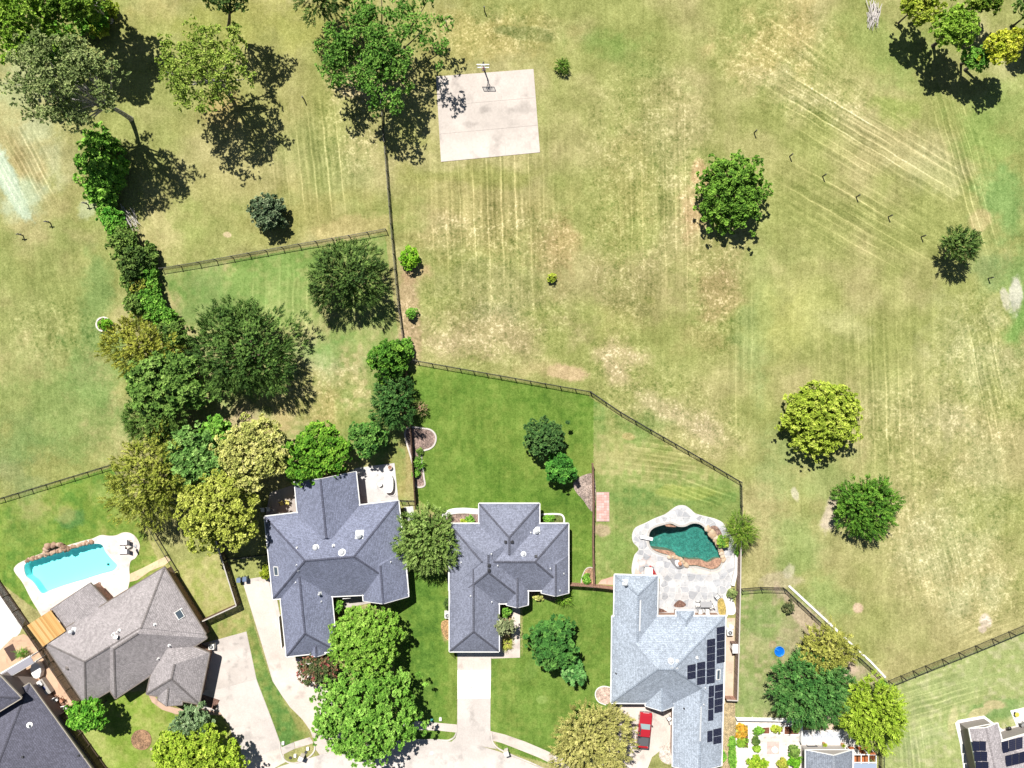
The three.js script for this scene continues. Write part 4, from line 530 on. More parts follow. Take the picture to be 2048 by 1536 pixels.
const brown = house({ at: [250, 1280], label: 'brown-shingled house turned at an angle with cedar patio cover beside turquoise pool', roof: tone(170, 163, 164, 1.26), cap: tone(142, 135, 134, 1.15), trim: mat(tone(150, 138, 128), .7), eave: 2.8, pitch: .55, blocks: [
  { q: [[86, 1284], [329, 1134], [412, 1268], [171, 1410]], hip: [1, 1], cut: [0, 0, 1, 0] }, { q: [[139, 1262], [101, 1219], [180, 1166], [216, 1205]], hip: [0, 0], fall: .12, plain: 1 }, { q: [[134, 1255], [328, 1135], [414, 1276], [231, 1397]], hip: [1, 1], cut: [1, 1, 1, 0] }, { q: [[320, 1265], [293, 1388], [398, 1408], [419, 1306]], hip: [.6, 1] }, { q: [[320, 1350], [316, 1400], [364, 1410], [372, 1350]], hip: [.4, 0], pitch: .6 }] });
flue(brown, 147, 1261, .16, .8); dish(brown, 236, 1271, 2.6); pipe(brown, 227, 1268, .1, .4, M.white); pipe(brown, 238, 1261, .1, .5, M.white); pipe(brown, 310, 1249, .09, .25, M.white); pipe(brown, 339, 1291, .1, .25, M.white); pipe(brown, 317, 1317, .07, .35, M.white); skylight(brown, 359, 1229, .8, 1.15, .55); boxVent(brown, 135, 1336, .5, mat(C(.16, .14, .13), .8)); pipe(brown, 363, 1218, .06, .2, M.white);
opening(brown, 'garage_door', 403, 1360, [-.2, .98], 4.6, 2.2, .04, M.white, M.white, 4, 4); opening(brown, 'window', 372, 1208, [.52, .85], 1.8, 1.4, .8, M.white, M.glass, 3, 2); opening(brown, 'window', 270, 1366, [.84, -.54], 1.8, 1.5, .6, M.white, M.glass, 3, 2); opening(brown, 'window', 215, 1208, [.84, -.54], 3, 2, .1, M.white, M.glass, 3, 1);

const east = house({ at: [1336, 1340], label: 'pale grey shingled house with black solar panels and stone pool terrace', roof: tone(186, 197, 212, 1.08), cap: tone(174, 186, 202, 1.05), trim: M.white, eave: 2.9, pitch: .56, blocks: [
  { q: [[1224, 1232], [1451, 1232], [1447, 1407], [1222, 1406]], hip: [.95, 1.3], cut: [1, 0, .45, 0] }, { q: [[1229, 1149], [1226, 1330], [1313, 1330], [1316, 1152]], hip: [.75, .4] }, { q: [[1347, 1320], [1345, 1533], [1443, 1531], [1448, 1320]], hip: [.4, 0], pitch: .41 }, { q: [[1291, 1330], [1291, 1412], [1348, 1413], [1348, 1330]], hip: [.4, 0], pitch: .75 }, { q: [[1352, 1221], [1352, 1285], [1388, 1286], [1388, 1221]], hip: [1, .4] }] });
flue(east, 1250, 1165, .16, .9); dome(east, 1342, 1322, .3); pipe(east, 1355, 1322, .1, .3); pipe(east, 1394, 1315, .09, .35, M.white); pipe(east, 1232, 1347, .06, .2, M.vent); pipe(east, 1368, 1417, .06, .2, M.vent); pipe(east, 1411, 1376, .05, .25); pipe(east, 1408, 1409, .05, .25); skylight(east, 1436, 1349, .5, 1.35, -.04);
ridgeVent(east, [1281, 1200], [1279, 1262]); ridgeVent(east, [1402, 1412], [1400, 1482]); ridgeVent(east, [1341, 1336], [1356, 1336]);
for (let k = 0; k < 5; k++) solar(east, 1432.2, 1254.5 + k * 14.6, 1449, 1268.5 + k * 14.6, 3.2, 3, 5, M.panelFrame, [1440, 1300]); for (let k = 0; k < 6; k++) solar(east, 1412.8 - k * .15, 1279 + k * 14.9, 1429.8 - k * .15, 1293.4 + k * 14.9, 3, 3, 5, M.panelFrame, [1440, 1300]); for (let k = 0; k < 3; k++) solar(east, 1393, 1325 + k * 15.2, 1410, 1339.6 + k * 15.2, 3, 3, 5, M.panelFrame, [1440, 1300]); for (let k = 0; k < 2; k++) solar(east, 1373.6, 1330 + k * 14.8, 1391, 1344.2 + k * 14.8, 3, 3, 5, M.panelFrame, [1440, 1300]);
for (let k = 0; k < 4; k++) solar(east, 1428.6 - k * .3, 1370 + k * 14.2, 1445.6 - k * .3, 1383.6 + k * 14.2, 3.4, 3, 5, M.panelFrame, [1436, 1450]); for (let k = 0; k < 3; k++) solar(east, 1416.4 - k * .6, 1371.5 + k * 23.8, 1427.4 - k * .6, 1394.6 + k * 23.8, 2, 2, 8, M.panelFrame, [1436, 1450]); for (let k = 0; k < 2; k++) solar(east, 1425.4, 1458 + k * 15.6, 1442.4, 1473 + k * 15.6, 3.4, 3, 5, M.panelFrame, [1436, 1450]); solar(east, 1413.6, 1461.5, 1424.4, 1484.6, 2, 2, 8, M.panelFrame, [1436, 1450]);
opening(east, 'garage_door', 1352, 1470, [0, 1], 4.7, 2.2, .04, M.white, M.white, 4, 4); opening(east, 'window', 1310, 1190, [0, 1], 2.4, 2, .1, M.white, M.glass, 3, 1); opening(east, 'window', 1420, 1238, [1, 0], 2.4, 2, .1, M.white, M.glass, 3, 1); opening(east, 'window', 1320, 1400, [1, 0], 1.4, 1.5, .7, M.white, M.glass);

// ---------------------------------------------------------------- trees and shrubs
const leafMat = new THREE.MeshPhysicalMaterial({ color: 0xffffff, roughness: 0.85, transmission: 0.16, thickness: 0, specularIntensity: 0.35 });
function leafQuad(pos, uv, a, dir, up, len, wid) { // a leaf folded along its midrib: two triangles each side
  const side = dir.clone().cross(up).normalize(), b = a.clone().addScaledVector(dir, len), m = a.clone().addScaledVector(dir, len * .45).addScaledVector(up, len * .05), l = m.clone().addScaledVector(side, wid / 2).addScaledVector(up, wid * .14), r = m.clone().addScaledVector(side, -wid / 2).addScaledVector(up, wid * .14);
  for (const [p, q, s] of [[a, l, b], [a, b, r]]) { for (const v of [p, q, s]) { pos.push(v.x, v.y, v.z); uv.push(0, 0); } }
}
function rosette(n, len, wid) { // leaves round a twig end
  const pos = [], uv = []; for (let i = 0; i < n; i++) { const a = i * 2.4 + rr(-.3, .3), el = lerp(.1, 1.15, Math.pow(i / n, 1.2)) + rr(-.2, .2), d = V(Math.cos(a) * Math.cos(el), Math.sin(el), Math.sin(a) * Math.cos(el)), up = V(-Math.cos(a) * Math.sin(el), Math.cos(el), -Math.sin(a) * Math.sin(el)); leafQuad(pos, uv, V(rr(-.06, .06), rr(-.05, .1), rr(-.06, .06)), d, up, len * rr(.75, 1.2), wid * rr(.8, 1.2)); }
  return mesh3(pos, uv);
}
function shoot(n, L, len, wid) { // a long twig with leaves along both sides
  const pos = [], uv = []; for (let i = 0; i < n; i++) { const y = L * (i + .3) / n, a = i * 2.4 + rr(-.4, .4), el = .65 + rr(-.2, .3), d = V(Math.cos(a) * Math.cos(el), Math.sin(el), Math.sin(a) * Math.cos(el)), up = V(-Math.cos(a) * Math.sin(el), Math.cos(el), -Math.sin(a) * Math.sin(el)), k = 1 - .45 * i / n; leafQuad(pos, uv, V(0, y, 0), d, up, len * k * rr(.8, 1.2), wid * k); }
  return mesh3(pos, uv);
}
setSeed(99);
const SPRAY = { round: rosette(9, .34, .25), fine: rosette(8, .26, .17), spike: shoot(10, .75, .36, .2), frond: shoot(12, .9, .22, .1), big: rosette(8, .38, .27) };
const barks = { grey: bark(C(.36, .34, .32)), brown: bark(C(.13, .095, .07)), dark: bark(C(.07, .055, .045)) };
const q1 = new THREE.Quaternion(), q2 = new THREE.Quaternion(), m4 = new THREE.Matrix4(), YUP = V(0, 1, 0);
function limbTube(a, b, r0, r1, bend = .12) { // tapered, slightly crooked
  const d = b.clone().sub(a), L = d.length(), n = 5, rings = [], pos = [], uv = [], idx = [], k = 7, side = V(rr(-1, 1), rr(-.3, .3), rr(-1, 1)).multiplyScalar(L * bend);
  for (let i = 0; i <= n; i++) { const f = i / n, c = a.clone().addScaledVector(d, f).addScaledVector(side, Math.sin(f * Math.PI) * .5), r = lerp(r0, r1, f) * (i === 0 ? 1.15 : 1), t = d.clone().normalize(), u = t.clone().cross(Math.abs(t.y) > .9 ? V(1, 0, 0) : YUP).normalize(), v = t.clone().cross(u); for (let j = 0; j <= k; j++) { const w = j / k * 6.2832; const p = c.clone().addScaledVector(u, Math.cos(w) * r).addScaledVector(v, Math.sin(w) * r); pos.push(p.x, p.y, p.z); uv.push(j / k * r * 6, f * L); } }
  for (let i = 0; i < n; i++) for (let j = 0; j < k; j++) { const o = i * (k + 1) + j; idx.push(o, o + 1, o + k + 2, o, o + k + 2, o + k + 1); }
  const g = new THREE.BufferGeometry(); g.setAttribute('position', new THREE.Float32BufferAttribute(pos, 3)); g.setAttribute('uv', new THREE.Float32BufferAttribute(uv, 2)); g.setIndex(idx); g.computeVertexNormals(); return g.toNonIndexed();
}
let treeNo = 0; const GAIN = 2.15; // leaves stand tilted and overlap: reflectance above that of a level sheet of the same look
/* at: crown centre in plan, hc: its height, r: crown radii in plan units, ry: half height in metres, foot: where the trunk stands (plan, at ground)
   cols: leaf colours (as they look in the sun), spray: kind of leaf twig, size: twig scale, bough: bough radius in metres, fill: leaf density, gap: share of boughs left out */
function tree(o) {
  setSeed(1000 + 77 * treeNo++);
  const hc = o.hc, Cn = P(o.at[0], o.at[1], hc), k = GRID * (1 - hc / FLIGHT), rx = o.r[0] * k, rz = (o.r[1] ?? o.r[0]) * k, ry = o.ry ?? Math.min(hc * .85, (rx + rz) / 2 * .8), foot = o.foot ? P(o.foot[0], o.foot[1]) : V(Cn.x, 0, Cn.z);
  const t = thing(o.name ?? 'tree', o.label, o.category ?? 'tree', foot, o.group);
  const br = (o.bough ?? 1) , boughs = [], R = (rx + rz) / 2, A = 2 * Math.PI * R * Math.max(R, ry) * .9, nb = Math.max(5, Math.round(A / (br * br) * (o.pack ?? .62))), kx = rnd() * 50, low = o.low ?? -.25;
  for (let i = 0; i < nb; i++) {
    const y = 1 - (1 - low) * (i + rnd()) / nb, a = i * 2.39996 + rr(-.5, .5), h = Math.sqrt(Math.max(0, 1 - y * y)), d = V(Math.cos(a) * h, y, Math.sin(a) * h);
    const lump = 1 + (o.lump ?? .3) * 1.35 * (noise(d.x * 1.5 + kx, d.z * 1.5 + d.y * 1.1 + kx) * .62 + noise(d.x * 4 + kx, d.z * 4 + d.y * 3 + kx) * .38 - .5) * 2, stray = rnd() < .1, f = (stray ? rr(1.0, 1.14) : rr(.66, 1.0)) * lump - br / Math.max(R, 1) * .5;
    if (o.gap && noise(d.x * 2.6 + kx + 9, d.z * 2.6 + d.y * 2 + kx) < o.gap) continue;
    boughs.push({ p: V(Cn.x + d.x * rx * f, Math.max(br * .5, hc + d.y * ry * f), Cn.z + d.z * rz * f), d, r: br * (stray ? .55 : rr(.6, 1.2)), c: rnd() });
  }
  // boughs inside the crown
  const ni = Math.round(nb * (o.inner ?? .45)); for (let i = 0; i < ni; i++) { const b = boughs[Math.floor(rnd() * boughs.length)]; if (!b) break; const f = rr(.25, .8); boughs.push({ p: V(lerp(Cn.x, b.p.x, f), Math.max(br * .4, lerp(hc, b.p.y, f) - .2), lerp(Cn.z, b.p.z, f)), d: b.d, r: br * rr(.7, 1.1), c: rnd(), deep: 1 }); }
  const kind = SPRAY[o.spray ?? 'round'], size = o.size ?? 1, per = (o.fill ?? 1) * (o.spray === 'spike' ? 16 : 25) / (size * size), cols = o.cols.map((c) => tone(c[0], c[1], c[2], (o.gain ?? 1) * GAIN)), mats = [], cc = [], col = new THREE.Color();
  for (const b of boughs) {
    const n = Math.max(4, Math.round(per * b.r * b.r * (b.deep ? .5 : 1)));
    for (let i = 0; i < n; i++) {
      const y = rr(-.45, 1), a = rnd() * 6.2832, h = Math.sqrt(1 - y * y), d = V(Math.cos(a) * h, y, Math.sin(a) * h).addScaledVector(b.d, .45).normalize(), f = b.r * Math.pow(rnd(), .24) * .95, p = V(b.p.x + d.x * f, Math.max(.08, b.p.y + d.y * f * .8), b.p.z + d.z * f);
      const spike = o.spray === 'spike' || o.spray === 'frond', up = spike ? d.clone().multiplyScalar(.5).addScaledVector(b.d, .9).add(V(rr(-.25, .25), .1, rr(-.25, .25))) : d.clone().multiplyScalar(.8).add(V(rr(-.4, .4), .55, rr(-.4, .4)));
      q1.setFromUnitVectors(YUP, up.normalize()); q2.setFromAxisAngle(YUP, rnd() * 6.2832); q1.multiply(q2); const s = size * rr(.7, 1.3); m4.compose(p.sub(foot), q1, V(s, s, s)); mats.push(m4.clone());
      const w = clamp(b.c * .7 + rnd() * .5 - .1), ci = w * (cols.length - 1), i0 = Math.min(cols.length - 2, Math.floor(ci)); if (cols.length > 1) col.copy(cols[i0]).lerp(cols[i0 + 1], ci - i0); else col.copy(cols[0]); col.multiplyScalar(rr(.78, 1.22)); cc.push(col.r, col.g, col.b);
    }
  }
  const im = new THREE.InstancedMesh(kind, leafMat, mats.length); mats.forEach((m, i) => im.setMatrixAt(i, m)); im.instanceColor = new THREE.InstancedBufferAttribute(new Float32Array(cc), 3); im.name = o.shrub ? 'foliage' : 'crown'; im.userData.kind = 'stuff'; shade(im); t.add(im);
  // trunk and limbs
  const tr = o.trunk ?? Math.max(.05, R * .05), fork = V(lerp(foot.x, Cn.x, .55), Math.max(.15, hc * (o.shrub ? .25 : .45)), lerp(foot.z, Cn.z, .55)), geo = [limbTube(foot, fork, tr, tr * .7, .06)];
  const reach = boughs.filter((b) => !b.deep), nl = Math.min(o.limbs ?? (o.shrub ? 4 : 9), reach.length); for (let i = 0; i < nl; i++) { const b = reach[Math.floor((i + rnd() * .6) / nl * reach.length) % reach.length], mid = fork.clone().lerp(b.p, .55).add(V(0, -.1 * ry, 0)); geo.push(limbTube(fork, mid, tr * .5, tr * .26), limbTube(mid, b.p, tr * .26, tr * .08)); }
  part(t, o.shrub ? 'stem' : 'trunk', merge(geo), barks[o.bark ?? 'brown']);
  o.sprays = mats.length; tree.total = (tree.total ?? 0) + mats.length;
  return t;
}
const olive = [[96, 116, 62], [132, 148, 88], [168, 178, 118]], deep = [[56, 82, 38], [88, 116, 52], [124, 148, 74]], bright = [[96, 134, 34], [132, 166, 54], [166, 192, 82]], fresh = [[76, 126, 40], [110, 160, 56], [150, 190, 84]], gold = [[146, 154, 78], [182, 184, 104], [212, 208, 138]], yell = [[124, 146, 42], [158, 174, 58], [192, 200, 84]], dusty = [[120, 124, 66], [156, 156, 92], [190, 186, 120]], mid = [[74, 106, 44], [104, 134, 58], [142, 166, 84]];

// north-west corner: tall cottonwoods with long shadows
tree({ at: [48, 52], r: [78, 74], hc: 8, ry: 4.5, cols: bright, bough: 1.1, gap: .22, label: 'bright green tree cut off by the upper left corner', trunk: .3 });
tree({ at: [150, -20], r: [92, 84], hc: 10, ry: 4.5, foot: [221, 42], cols: [[84, 120, 36], [120, 152, 52], [150, 176, 66]], bough: 1.1, gap: .3, bark: 'grey', trunk: .45, limbs: 12, label: 'tall leaning tree at upper left with bare grey trunk and long shadow' });
tree({ at: [146, 168], r: [116, 110], hc: 14, ry: 4.6, foot: [262, 238], cols: olive, gain: 1, bough: .95, gap: .36, lump: .4, bark: 'grey', trunk: .38, limbs: 22, spray: 'fine', size: 1.1, label: 'grey-olive airy cottonwood above the green vine hedge' });
tree({ at: [416, 134], r: [98, 84], hc: 9, ry: 3.6, foot: [456, 186], cols: [[104, 130, 44], [140, 162, 66], [172, 186, 92]], bough: .85, gap: .3, lump: .35, bark: 'grey', trunk: .4, limbs: 18, spray: 'fine', size: 1.1, label: 'yellow-green cottonwood right of the grey-olive one, casting a separate shadow' });
tree({ at: [452, -14], r: [62, 44], hc: 9.5, ry: 3.2, foot: [456, 58], cols: deep, bough: .8, gap: .25, bark: 'dark', trunk: .28, limbs: 10, spray: 'fine', label: 'dark tree at top edge left of centre with crooked bare trunk' });
tree({ at: [642, -22], r: [52, 62], hc: 7, ry: 4, foot: [646, 28], cols: deep, bough: .8, spray: 'spike', bark: 'dark', label: 'dark conifer cut off by the top edge beside large oak' });
tree({ at: [752, 108], r: [128, 112], hc: 6.6, ry: 4.2, foot: [770, 158], cols: [[70, 112, 40], [98, 142, 54], [136, 172, 78]], bough: .95, gap: .33, lump: .4, bark: 'dark', trunk: .45, limbs: 22, spray: 'fine', size: 1.15, label: 'large spreading green tree at top whose shadow reaches the basketball court' });
// north-east corner group
tree({ at: [1838, 8], r: [42, 40], hc: 5.6, ry: 2, cols: yell, bough: .7, gap: .2, bark: 'dark', label: 'yellow-green tree left in the upper right cluster, cut by top edge' });
tree({ at: [1906, 54], r: [44, 44], hc: 6.2, ry: 2.4, foot: [1866, 92], cols: bright, bough: .7, bark: 'dark', trunk: .3, label: 'round lime-green tree in the middle of the upper right cluster' });
tree({ at: [1966, -4], r: [44, 24], hc: 5, ry: 1.6, foot: [1930, 40], cols: [[80, 112, 28], [116, 140, 44], [150, 168, 70]], bough: .7, gap: .2, bark: 'dark', trunk: .3, label: 'dark lime tree in upper right cluster along top edge' });
tree({ at: [2006, 92], r: [38, 34], hc: 6.4, ry: 1.9, foot: [1930, 140], cols: [[150, 166, 44], [184, 190, 60], [208, 206, 90]], bough: .6, bark: 'dark', trunk: .25, limbs: 8, label: 'yellow tree on a long bent limb at upper right' });
tree({ at: [1948, 118], r: [30, 22], hc: 4.4, ry: 1.4, foot: [1922, 128], cols: fresh, bough: .5, bark: 'dark', trunk: .22, limbs: 6, label: 'low fresh green tree under the yellow tree at upper right' });
tree({ at: [2076, 14], r: [44, 50], hc: 6, foot: [2026, 52], cols: mid, bough: .8, gap: .3, bark: 'dark', label: 'green tree mostly outside the right edge near upper right corner' });
// open field
tree({ at: [1468, 384], r: [72, 76], hc: 3.1, ry: 2.9, low: -.75, cols: [[74, 112, 36], [106, 146, 50], [142, 178, 72]], bough: .6, lump: .3, gap: .16, label: 'rounded bright green tree alone in field right of the court' });
tree({ at: [1918, 490], r: [38, 31], hc: 3.6, ry: 1.9, foot: [1888, 506], cols: deep, bough: .55, spray: 'spike', gap: .18, label: 'small dark tree at right edge with detached shadow' });
tree({ at: [1646, 832], r: [80, 78], hc: 3, ry: 2.8, low: -.7, cols: [[120, 142, 40], [158, 176, 62], [190, 200, 92]], bough: .52, lump: .2, pack: .66, label: 'yellow-green round tree in right field above spiky green one' });
tree({ at: [1732, 1012], r: [62, 54], hc: 2.6, ry: 2.4, low: -.7, cols: [[64, 108, 32], [92, 138, 44], [128, 166, 62]], bough: .5, spray: 'spike', lump: .24, label: 'spiky deep green tree with bleached soil at its left side' });
tree({ at: [535, 424], r: [35, 35], hc: 2, ry: 2, low: -.7, cols: [[66, 88, 58], [98, 118, 84], [140, 154, 118]], bough: .4, lump: .14, label: 'small silvery dark dome-shaped tree on left field' });
tree({ at: [690, 552], r: [84, 70], hc: 4, ry: 3.3, low: -.6, cols: deep, bough: .8, spray: 'spike', lump: .3, label: 'dark oak just below the slanting metal fence' });
tree({ at: [490, 702], r: [110, 106], hc: 4.6, ry: 4, low: -.6, cols: [[54, 84, 36], [84, 116, 50], [116, 146, 70]], bough: .95, spray: 'spike', lump: .34, label: 'largest dark green oak in the left back yard' });
// thicket left of the back yards
const hedge = 'thicket along the left boundary';
tree({ at: [206, 338], r: [42, 74], hc: 2.6, ry: 2.6, low: -.7, cols: [[88, 138, 44], [118, 166, 58], [156, 194, 86]], bough: .6, spray: 'big', name: 'shrub', shrub: 1, category: 'shrub', label: 'bright green vine-covered hedge mound below the grey-olive cottonwood', group: hedge });
for (const [e, s, a, b, h, c, l] of [[216, 420, 18, 18, 1.2, fresh, 'bush filling the gap beside bare soil in upper thicket'], [236, 460, 20, 20, 1.5, fresh, 'bush just below the pale dead branches'], [262, 506, 24, 22, 1.7, mid, 'bush mid thicket level with the fence end'], [296, 548, 18, 24, 1.4, fresh, 'bush on shaded side just below the fence end'], [298, 600, 24, 26, 1.6, fresh, 'bush between yellowish flecked bush and leafy bush'], [338, 640, 16, 24, 1.5, fresh, 'bush above the small green tree near big oak'], [262, 560, 16, 24, 1.2, mid, 'bush on the open left side of lower thicket'], [208, 404, 20, 20, 1.4, fresh, 'green bush directly below the vine-covered hedge mound'], [222, 436, 20, 24, 1.4, [[60, 128, 34], [96, 160, 50], [140, 190, 80]], 'vivid green bush beside pale dead branches in the thicket'], [250, 486, 30, 30, 2.2, mid, 'grey-green bush at the left end of the slanting fence'], [268, 530, 30, 34, 2.4, deep, 'dark bush in the thicket below the fence end'], [300, 512, 14, 30, 1.2, mid, 'narrow bush against the fence end of the thicket'], [282, 572, 24, 26, 1.6, [[110, 130, 44], [150, 160, 64], [190, 180, 90]], 'yellowish flecked bush mid thicket'], [306, 580, 16, 30, 1.4, fresh, 'green bush on the shaded right side of the thicket'], [278, 606, 30, 24, 1.6, mid, 'pale green bush right of the ring planter'], [318, 622, 22, 26, 1.7, fresh, 'leafy green bush where thicket meets the gold-olive tree'], [180, 30, 40, 40, 2, fresh, 'low green undergrowth shrub below the tall leaning tree'], [215, 18, 20, 20, 1.4, yell, 'yellow bush at top edge beside the leaning trunk'], [196, 56, 20, 16, 1.2, yell, 'yellow bush under the leaning trunk'], [110, 86, 40, 34, 1.6, fresh, 'dense green shrub between the two corner trees']])
  tree({ at: [e, s], r: [a, b], hc: h, ry: h, low: -.6, cols: c, bough: .45, name: 'shrub', shrub: 1, category: 'shrub', label: l, group: hedge });
tree({ at: [278, 694], r: [68, 54], hc: 4.2, ry: 3, low: -.4, cols: [[112, 124, 44], [148, 154, 58], [182, 182, 80]], bough: .7, spray: 'spike', label: 'gold-olive tree at head of the dense grove' });
tree({ at: [352, 672], r: [32, 30], hc: 3, ry: 2.4, cols: mid, bough: .6, label: 'small green tree between the gold-olive tree and big oak' });
tree({ at: [330, 764], r: [82, 66], hc: 4.6, ry: 3.6, low: -.4, cols: [[78, 112, 44], [112, 146, 64], [152, 180, 94]], bough: .75, spray: 'big', label: 'leafy pale green tree below the gold-olive tree' });
tree({ at: [312, 836], r: [58, 52], hc: 4, ry: 3, cols: mid, bough: .7, spray: 'spike', label: 'mid-green tree at centre left of the grove' });
tree({ at: [432, 862], r: [34, 26], hc: 2.4, cols: fresh, bough: .55, spray: 'big', label: 'fresh green small tree in dark gap under the big oak' });
tree({ at: [388, 918], r: [58, 62], hc: 4, ry: 3, low: -.4, cols: [[76, 116, 50], [110, 150, 72], [154, 186, 104]], bough: .65, spray: 'big', label: 'blue-green leafy tree between olive and golden trees' });
tree({ at: [304, 962], r: [76, 82], hc: 5, ry: 3.6, cols: [[112, 126, 42], [148, 156, 62], [178, 182, 90]], bough: .7, spray: 'spike', lump: .35, gap: .1, label: 'olive feathery tree overhanging the corner of pool fence' });
tree({ at: [508, 908], r: [70, 76], hc: 6, ry: 3.4, cols: gold, bough: .7, lump: .34, gap: .08, label: 'golden-leaved tree behind the blue-slate house' });
tree({ at: [438, 1020], r: [78, 82], hc: 6, ry: 4, cols: [[136, 148, 54], [168, 176, 78], [196, 200, 108]], bough: .7, lump: .34, label: 'yellow-green tree between pool yard and blue-slate house' });
tree({ at: [634, 904], r: [72, 58], hc: 4.4, ry: 3, cols: [[70, 120, 30], [104, 152, 44], [146, 184, 66]], bough: .65, label: 'bright green tree touching back roof of blue-slate house' });
tree({ at: [736, 880], r: [36, 40], hc: 3, ry: 2.6, cols: [[62, 108, 44], [92, 138, 58], [128, 168, 80]], bough: .55, label: 'round green tree above the blue-slate house patio' });
tree({ at: [782, 716], r: [38, 44], hc: 3, ry: 2.8, low: -.6, cols: [[58, 104, 32], [90, 136, 44], [132, 172, 64]], bough: .5, label: 'upper green tree on fence line left of the green lawn' });
tree({ at: [786, 806], r: [40, 58], hc: 3.4, ry: 3, low: -.6, cols: [[44, 84, 36], [70, 112, 50], [102, 140, 70]], bough: .55, spray: 'spike', label: 'lower dark green tree on fence line above mulch bed' });
// centre plot
tree({ at: [1090, 878], r: [43, 42], hc: 2.8, ry: 2.5, low: -.6, cols: [[48, 82, 38], [74, 110, 54], [106, 138, 74]], bough: .5, lump: .3, label: 'larger dark tree on the green back lawn' });
tree({ at: [1122, 936], r: [28, 30], hc: 2.2, ry: 2, low: -.6, cols: [[48, 100, 34], [76, 134, 48], [114, 166, 70]], bough: .42, spray: 'big', label: 'smaller leafy tree on the green back lawn' });
tree({ at: [853, 1082], r: [65, 63], hc: 3.6, ry: 2.9, low: -.6, cols: [[88, 118, 50], [122, 148, 72], [160, 182, 104]], bough: .5, spray: 'spike', lump: .16, label: 'round spiky tree overlapping the left eave of the centre house' });
tree({ at: [1105, 1286], r: [46, 54], hc: 3.4, ry: 2.9, low: -.5, cols: [[46, 90, 36], [70, 118, 50], [104, 148, 68]], bough: .5, spray: 'big', lump: .24, label: 'dark green tree on centre front lawn' });
tree({ at: [1146, 1342], r: [23, 24], hc: 2.2, ry: 1.8, low: -.5, cols: [[58, 108, 48], [92, 142, 72], [136, 178, 106]], bough: .4, spray: 'big', label: 'small fresh tree beside the dark front lawn tree' });
tree({ at: [1012, 1252], r: [21, 22], hc: 3.4, ry: 1.4, cols: [[96, 110, 70], [130, 140, 98], [166, 170, 128]], bough: .36, gap: .3, spray: 'fine', label: 'thin sapling between garage and front walkway', trunk: .06 });
tree({ at: [728, 1278], r: [76, 66], hc: 4.4, ry: 3.2, low: -.4, cols: [[96, 140, 42], [126, 166, 60], [158, 190, 88]], bough: .5, lump: .16, pack: .66, label: 'bright dense round tree in front of the blue-slate house' });
tree({ at: [729, 1430], r: [107, 92], hc: 5, ry: 3.8, low: -.4, cols: [[86, 132, 44], [116, 162, 60], [150, 188, 88]], bough: .6, lump: .2, pack: .66, label: 'largest front-yard tree, spreading over street and driveway' });
tree({ at: [638, 1337], r: [42, 28], hc: 2.4, ry: 1.8, cols: [[66, 82, 44], [92, 104, 62], [170, 92, 92]], bough: .4, spray: 'fine', size: 1.1, label: 'crape myrtle with pink blossom by blue-slate garage' });
tree({ at: [1184, 1480], r: [78, 74], hc: 4.8, ry: 3.6, cols: [[128, 128, 66], [164, 162, 92], [196, 190, 120]], bough: .6, spray: 'spike', lump: .24, label: 'tan-olive tree overhanging the red pickup' });
// south-east yards
tree({ at: [1614, 1378], r: [75, 66], hc: 4.6, ry: 3.4, cols: [[48, 94, 40], [76, 124, 56], [116, 158, 84]], bough: .55, spray: 'spike', size: 1.1, lump: .24, label: 'dark green tree in the dog-run yard at lower right' });
tree({ at: [1650, 1304], r: [52, 46], hc: 3.8, ry: 2.6, cols: [[122, 128, 52], [158, 160, 74], [192, 190, 104]], bough: .55, gap: .12, spray: 'spike', label: 'olive-yellow tree behind the dark green tree at lower right' });
tree({ at: [1742, 1424], r: [63, 64], hc: 4.4, ry: 3.4, cols: [[114, 142, 34], [146, 172, 50], [178, 198, 78]], bough: .55, spray: 'spike', size: 1.1, lump: .2, label: 'lime-green tree beside the striped patio at lower right' });
tree({ at: [1482, 1062], r: [27, 32], hc: 2.4, ry: 2, low: -.5, cols: [[72, 106, 28], [104, 136, 40], [146, 168, 66]], bough: .42, spray: 'frond', gap: .1, label: 'feathery small tree on wall right of teal pool' });
// south-west front yard
tree({ at: [176, 1430], r: [39, 35], hc: 4.6, ry: 2.4, cols: [[70, 130, 34], [104, 162, 48], [146, 194, 78]], bough: .5, label: 'round green tree by the long wooden fence at lower left' });
tree({ at: [388, 1440], r: [38, 30], hc: 3.4, ry: 2, cols: [[84, 112, 70], [118, 144, 98], [158, 178, 134]], bough: .45, label: 'grey-green tree beside curved walk of brown house' });
tree({ at: [388, 1508], r: [92, 56], hc: 4.4, ry: 3.2, cols: [[122, 150, 40], [152, 176, 56], [184, 200, 82]], bough: .6, lump: .2, label: 'lime-yellow tree at bottom edge by brown house driveway' });
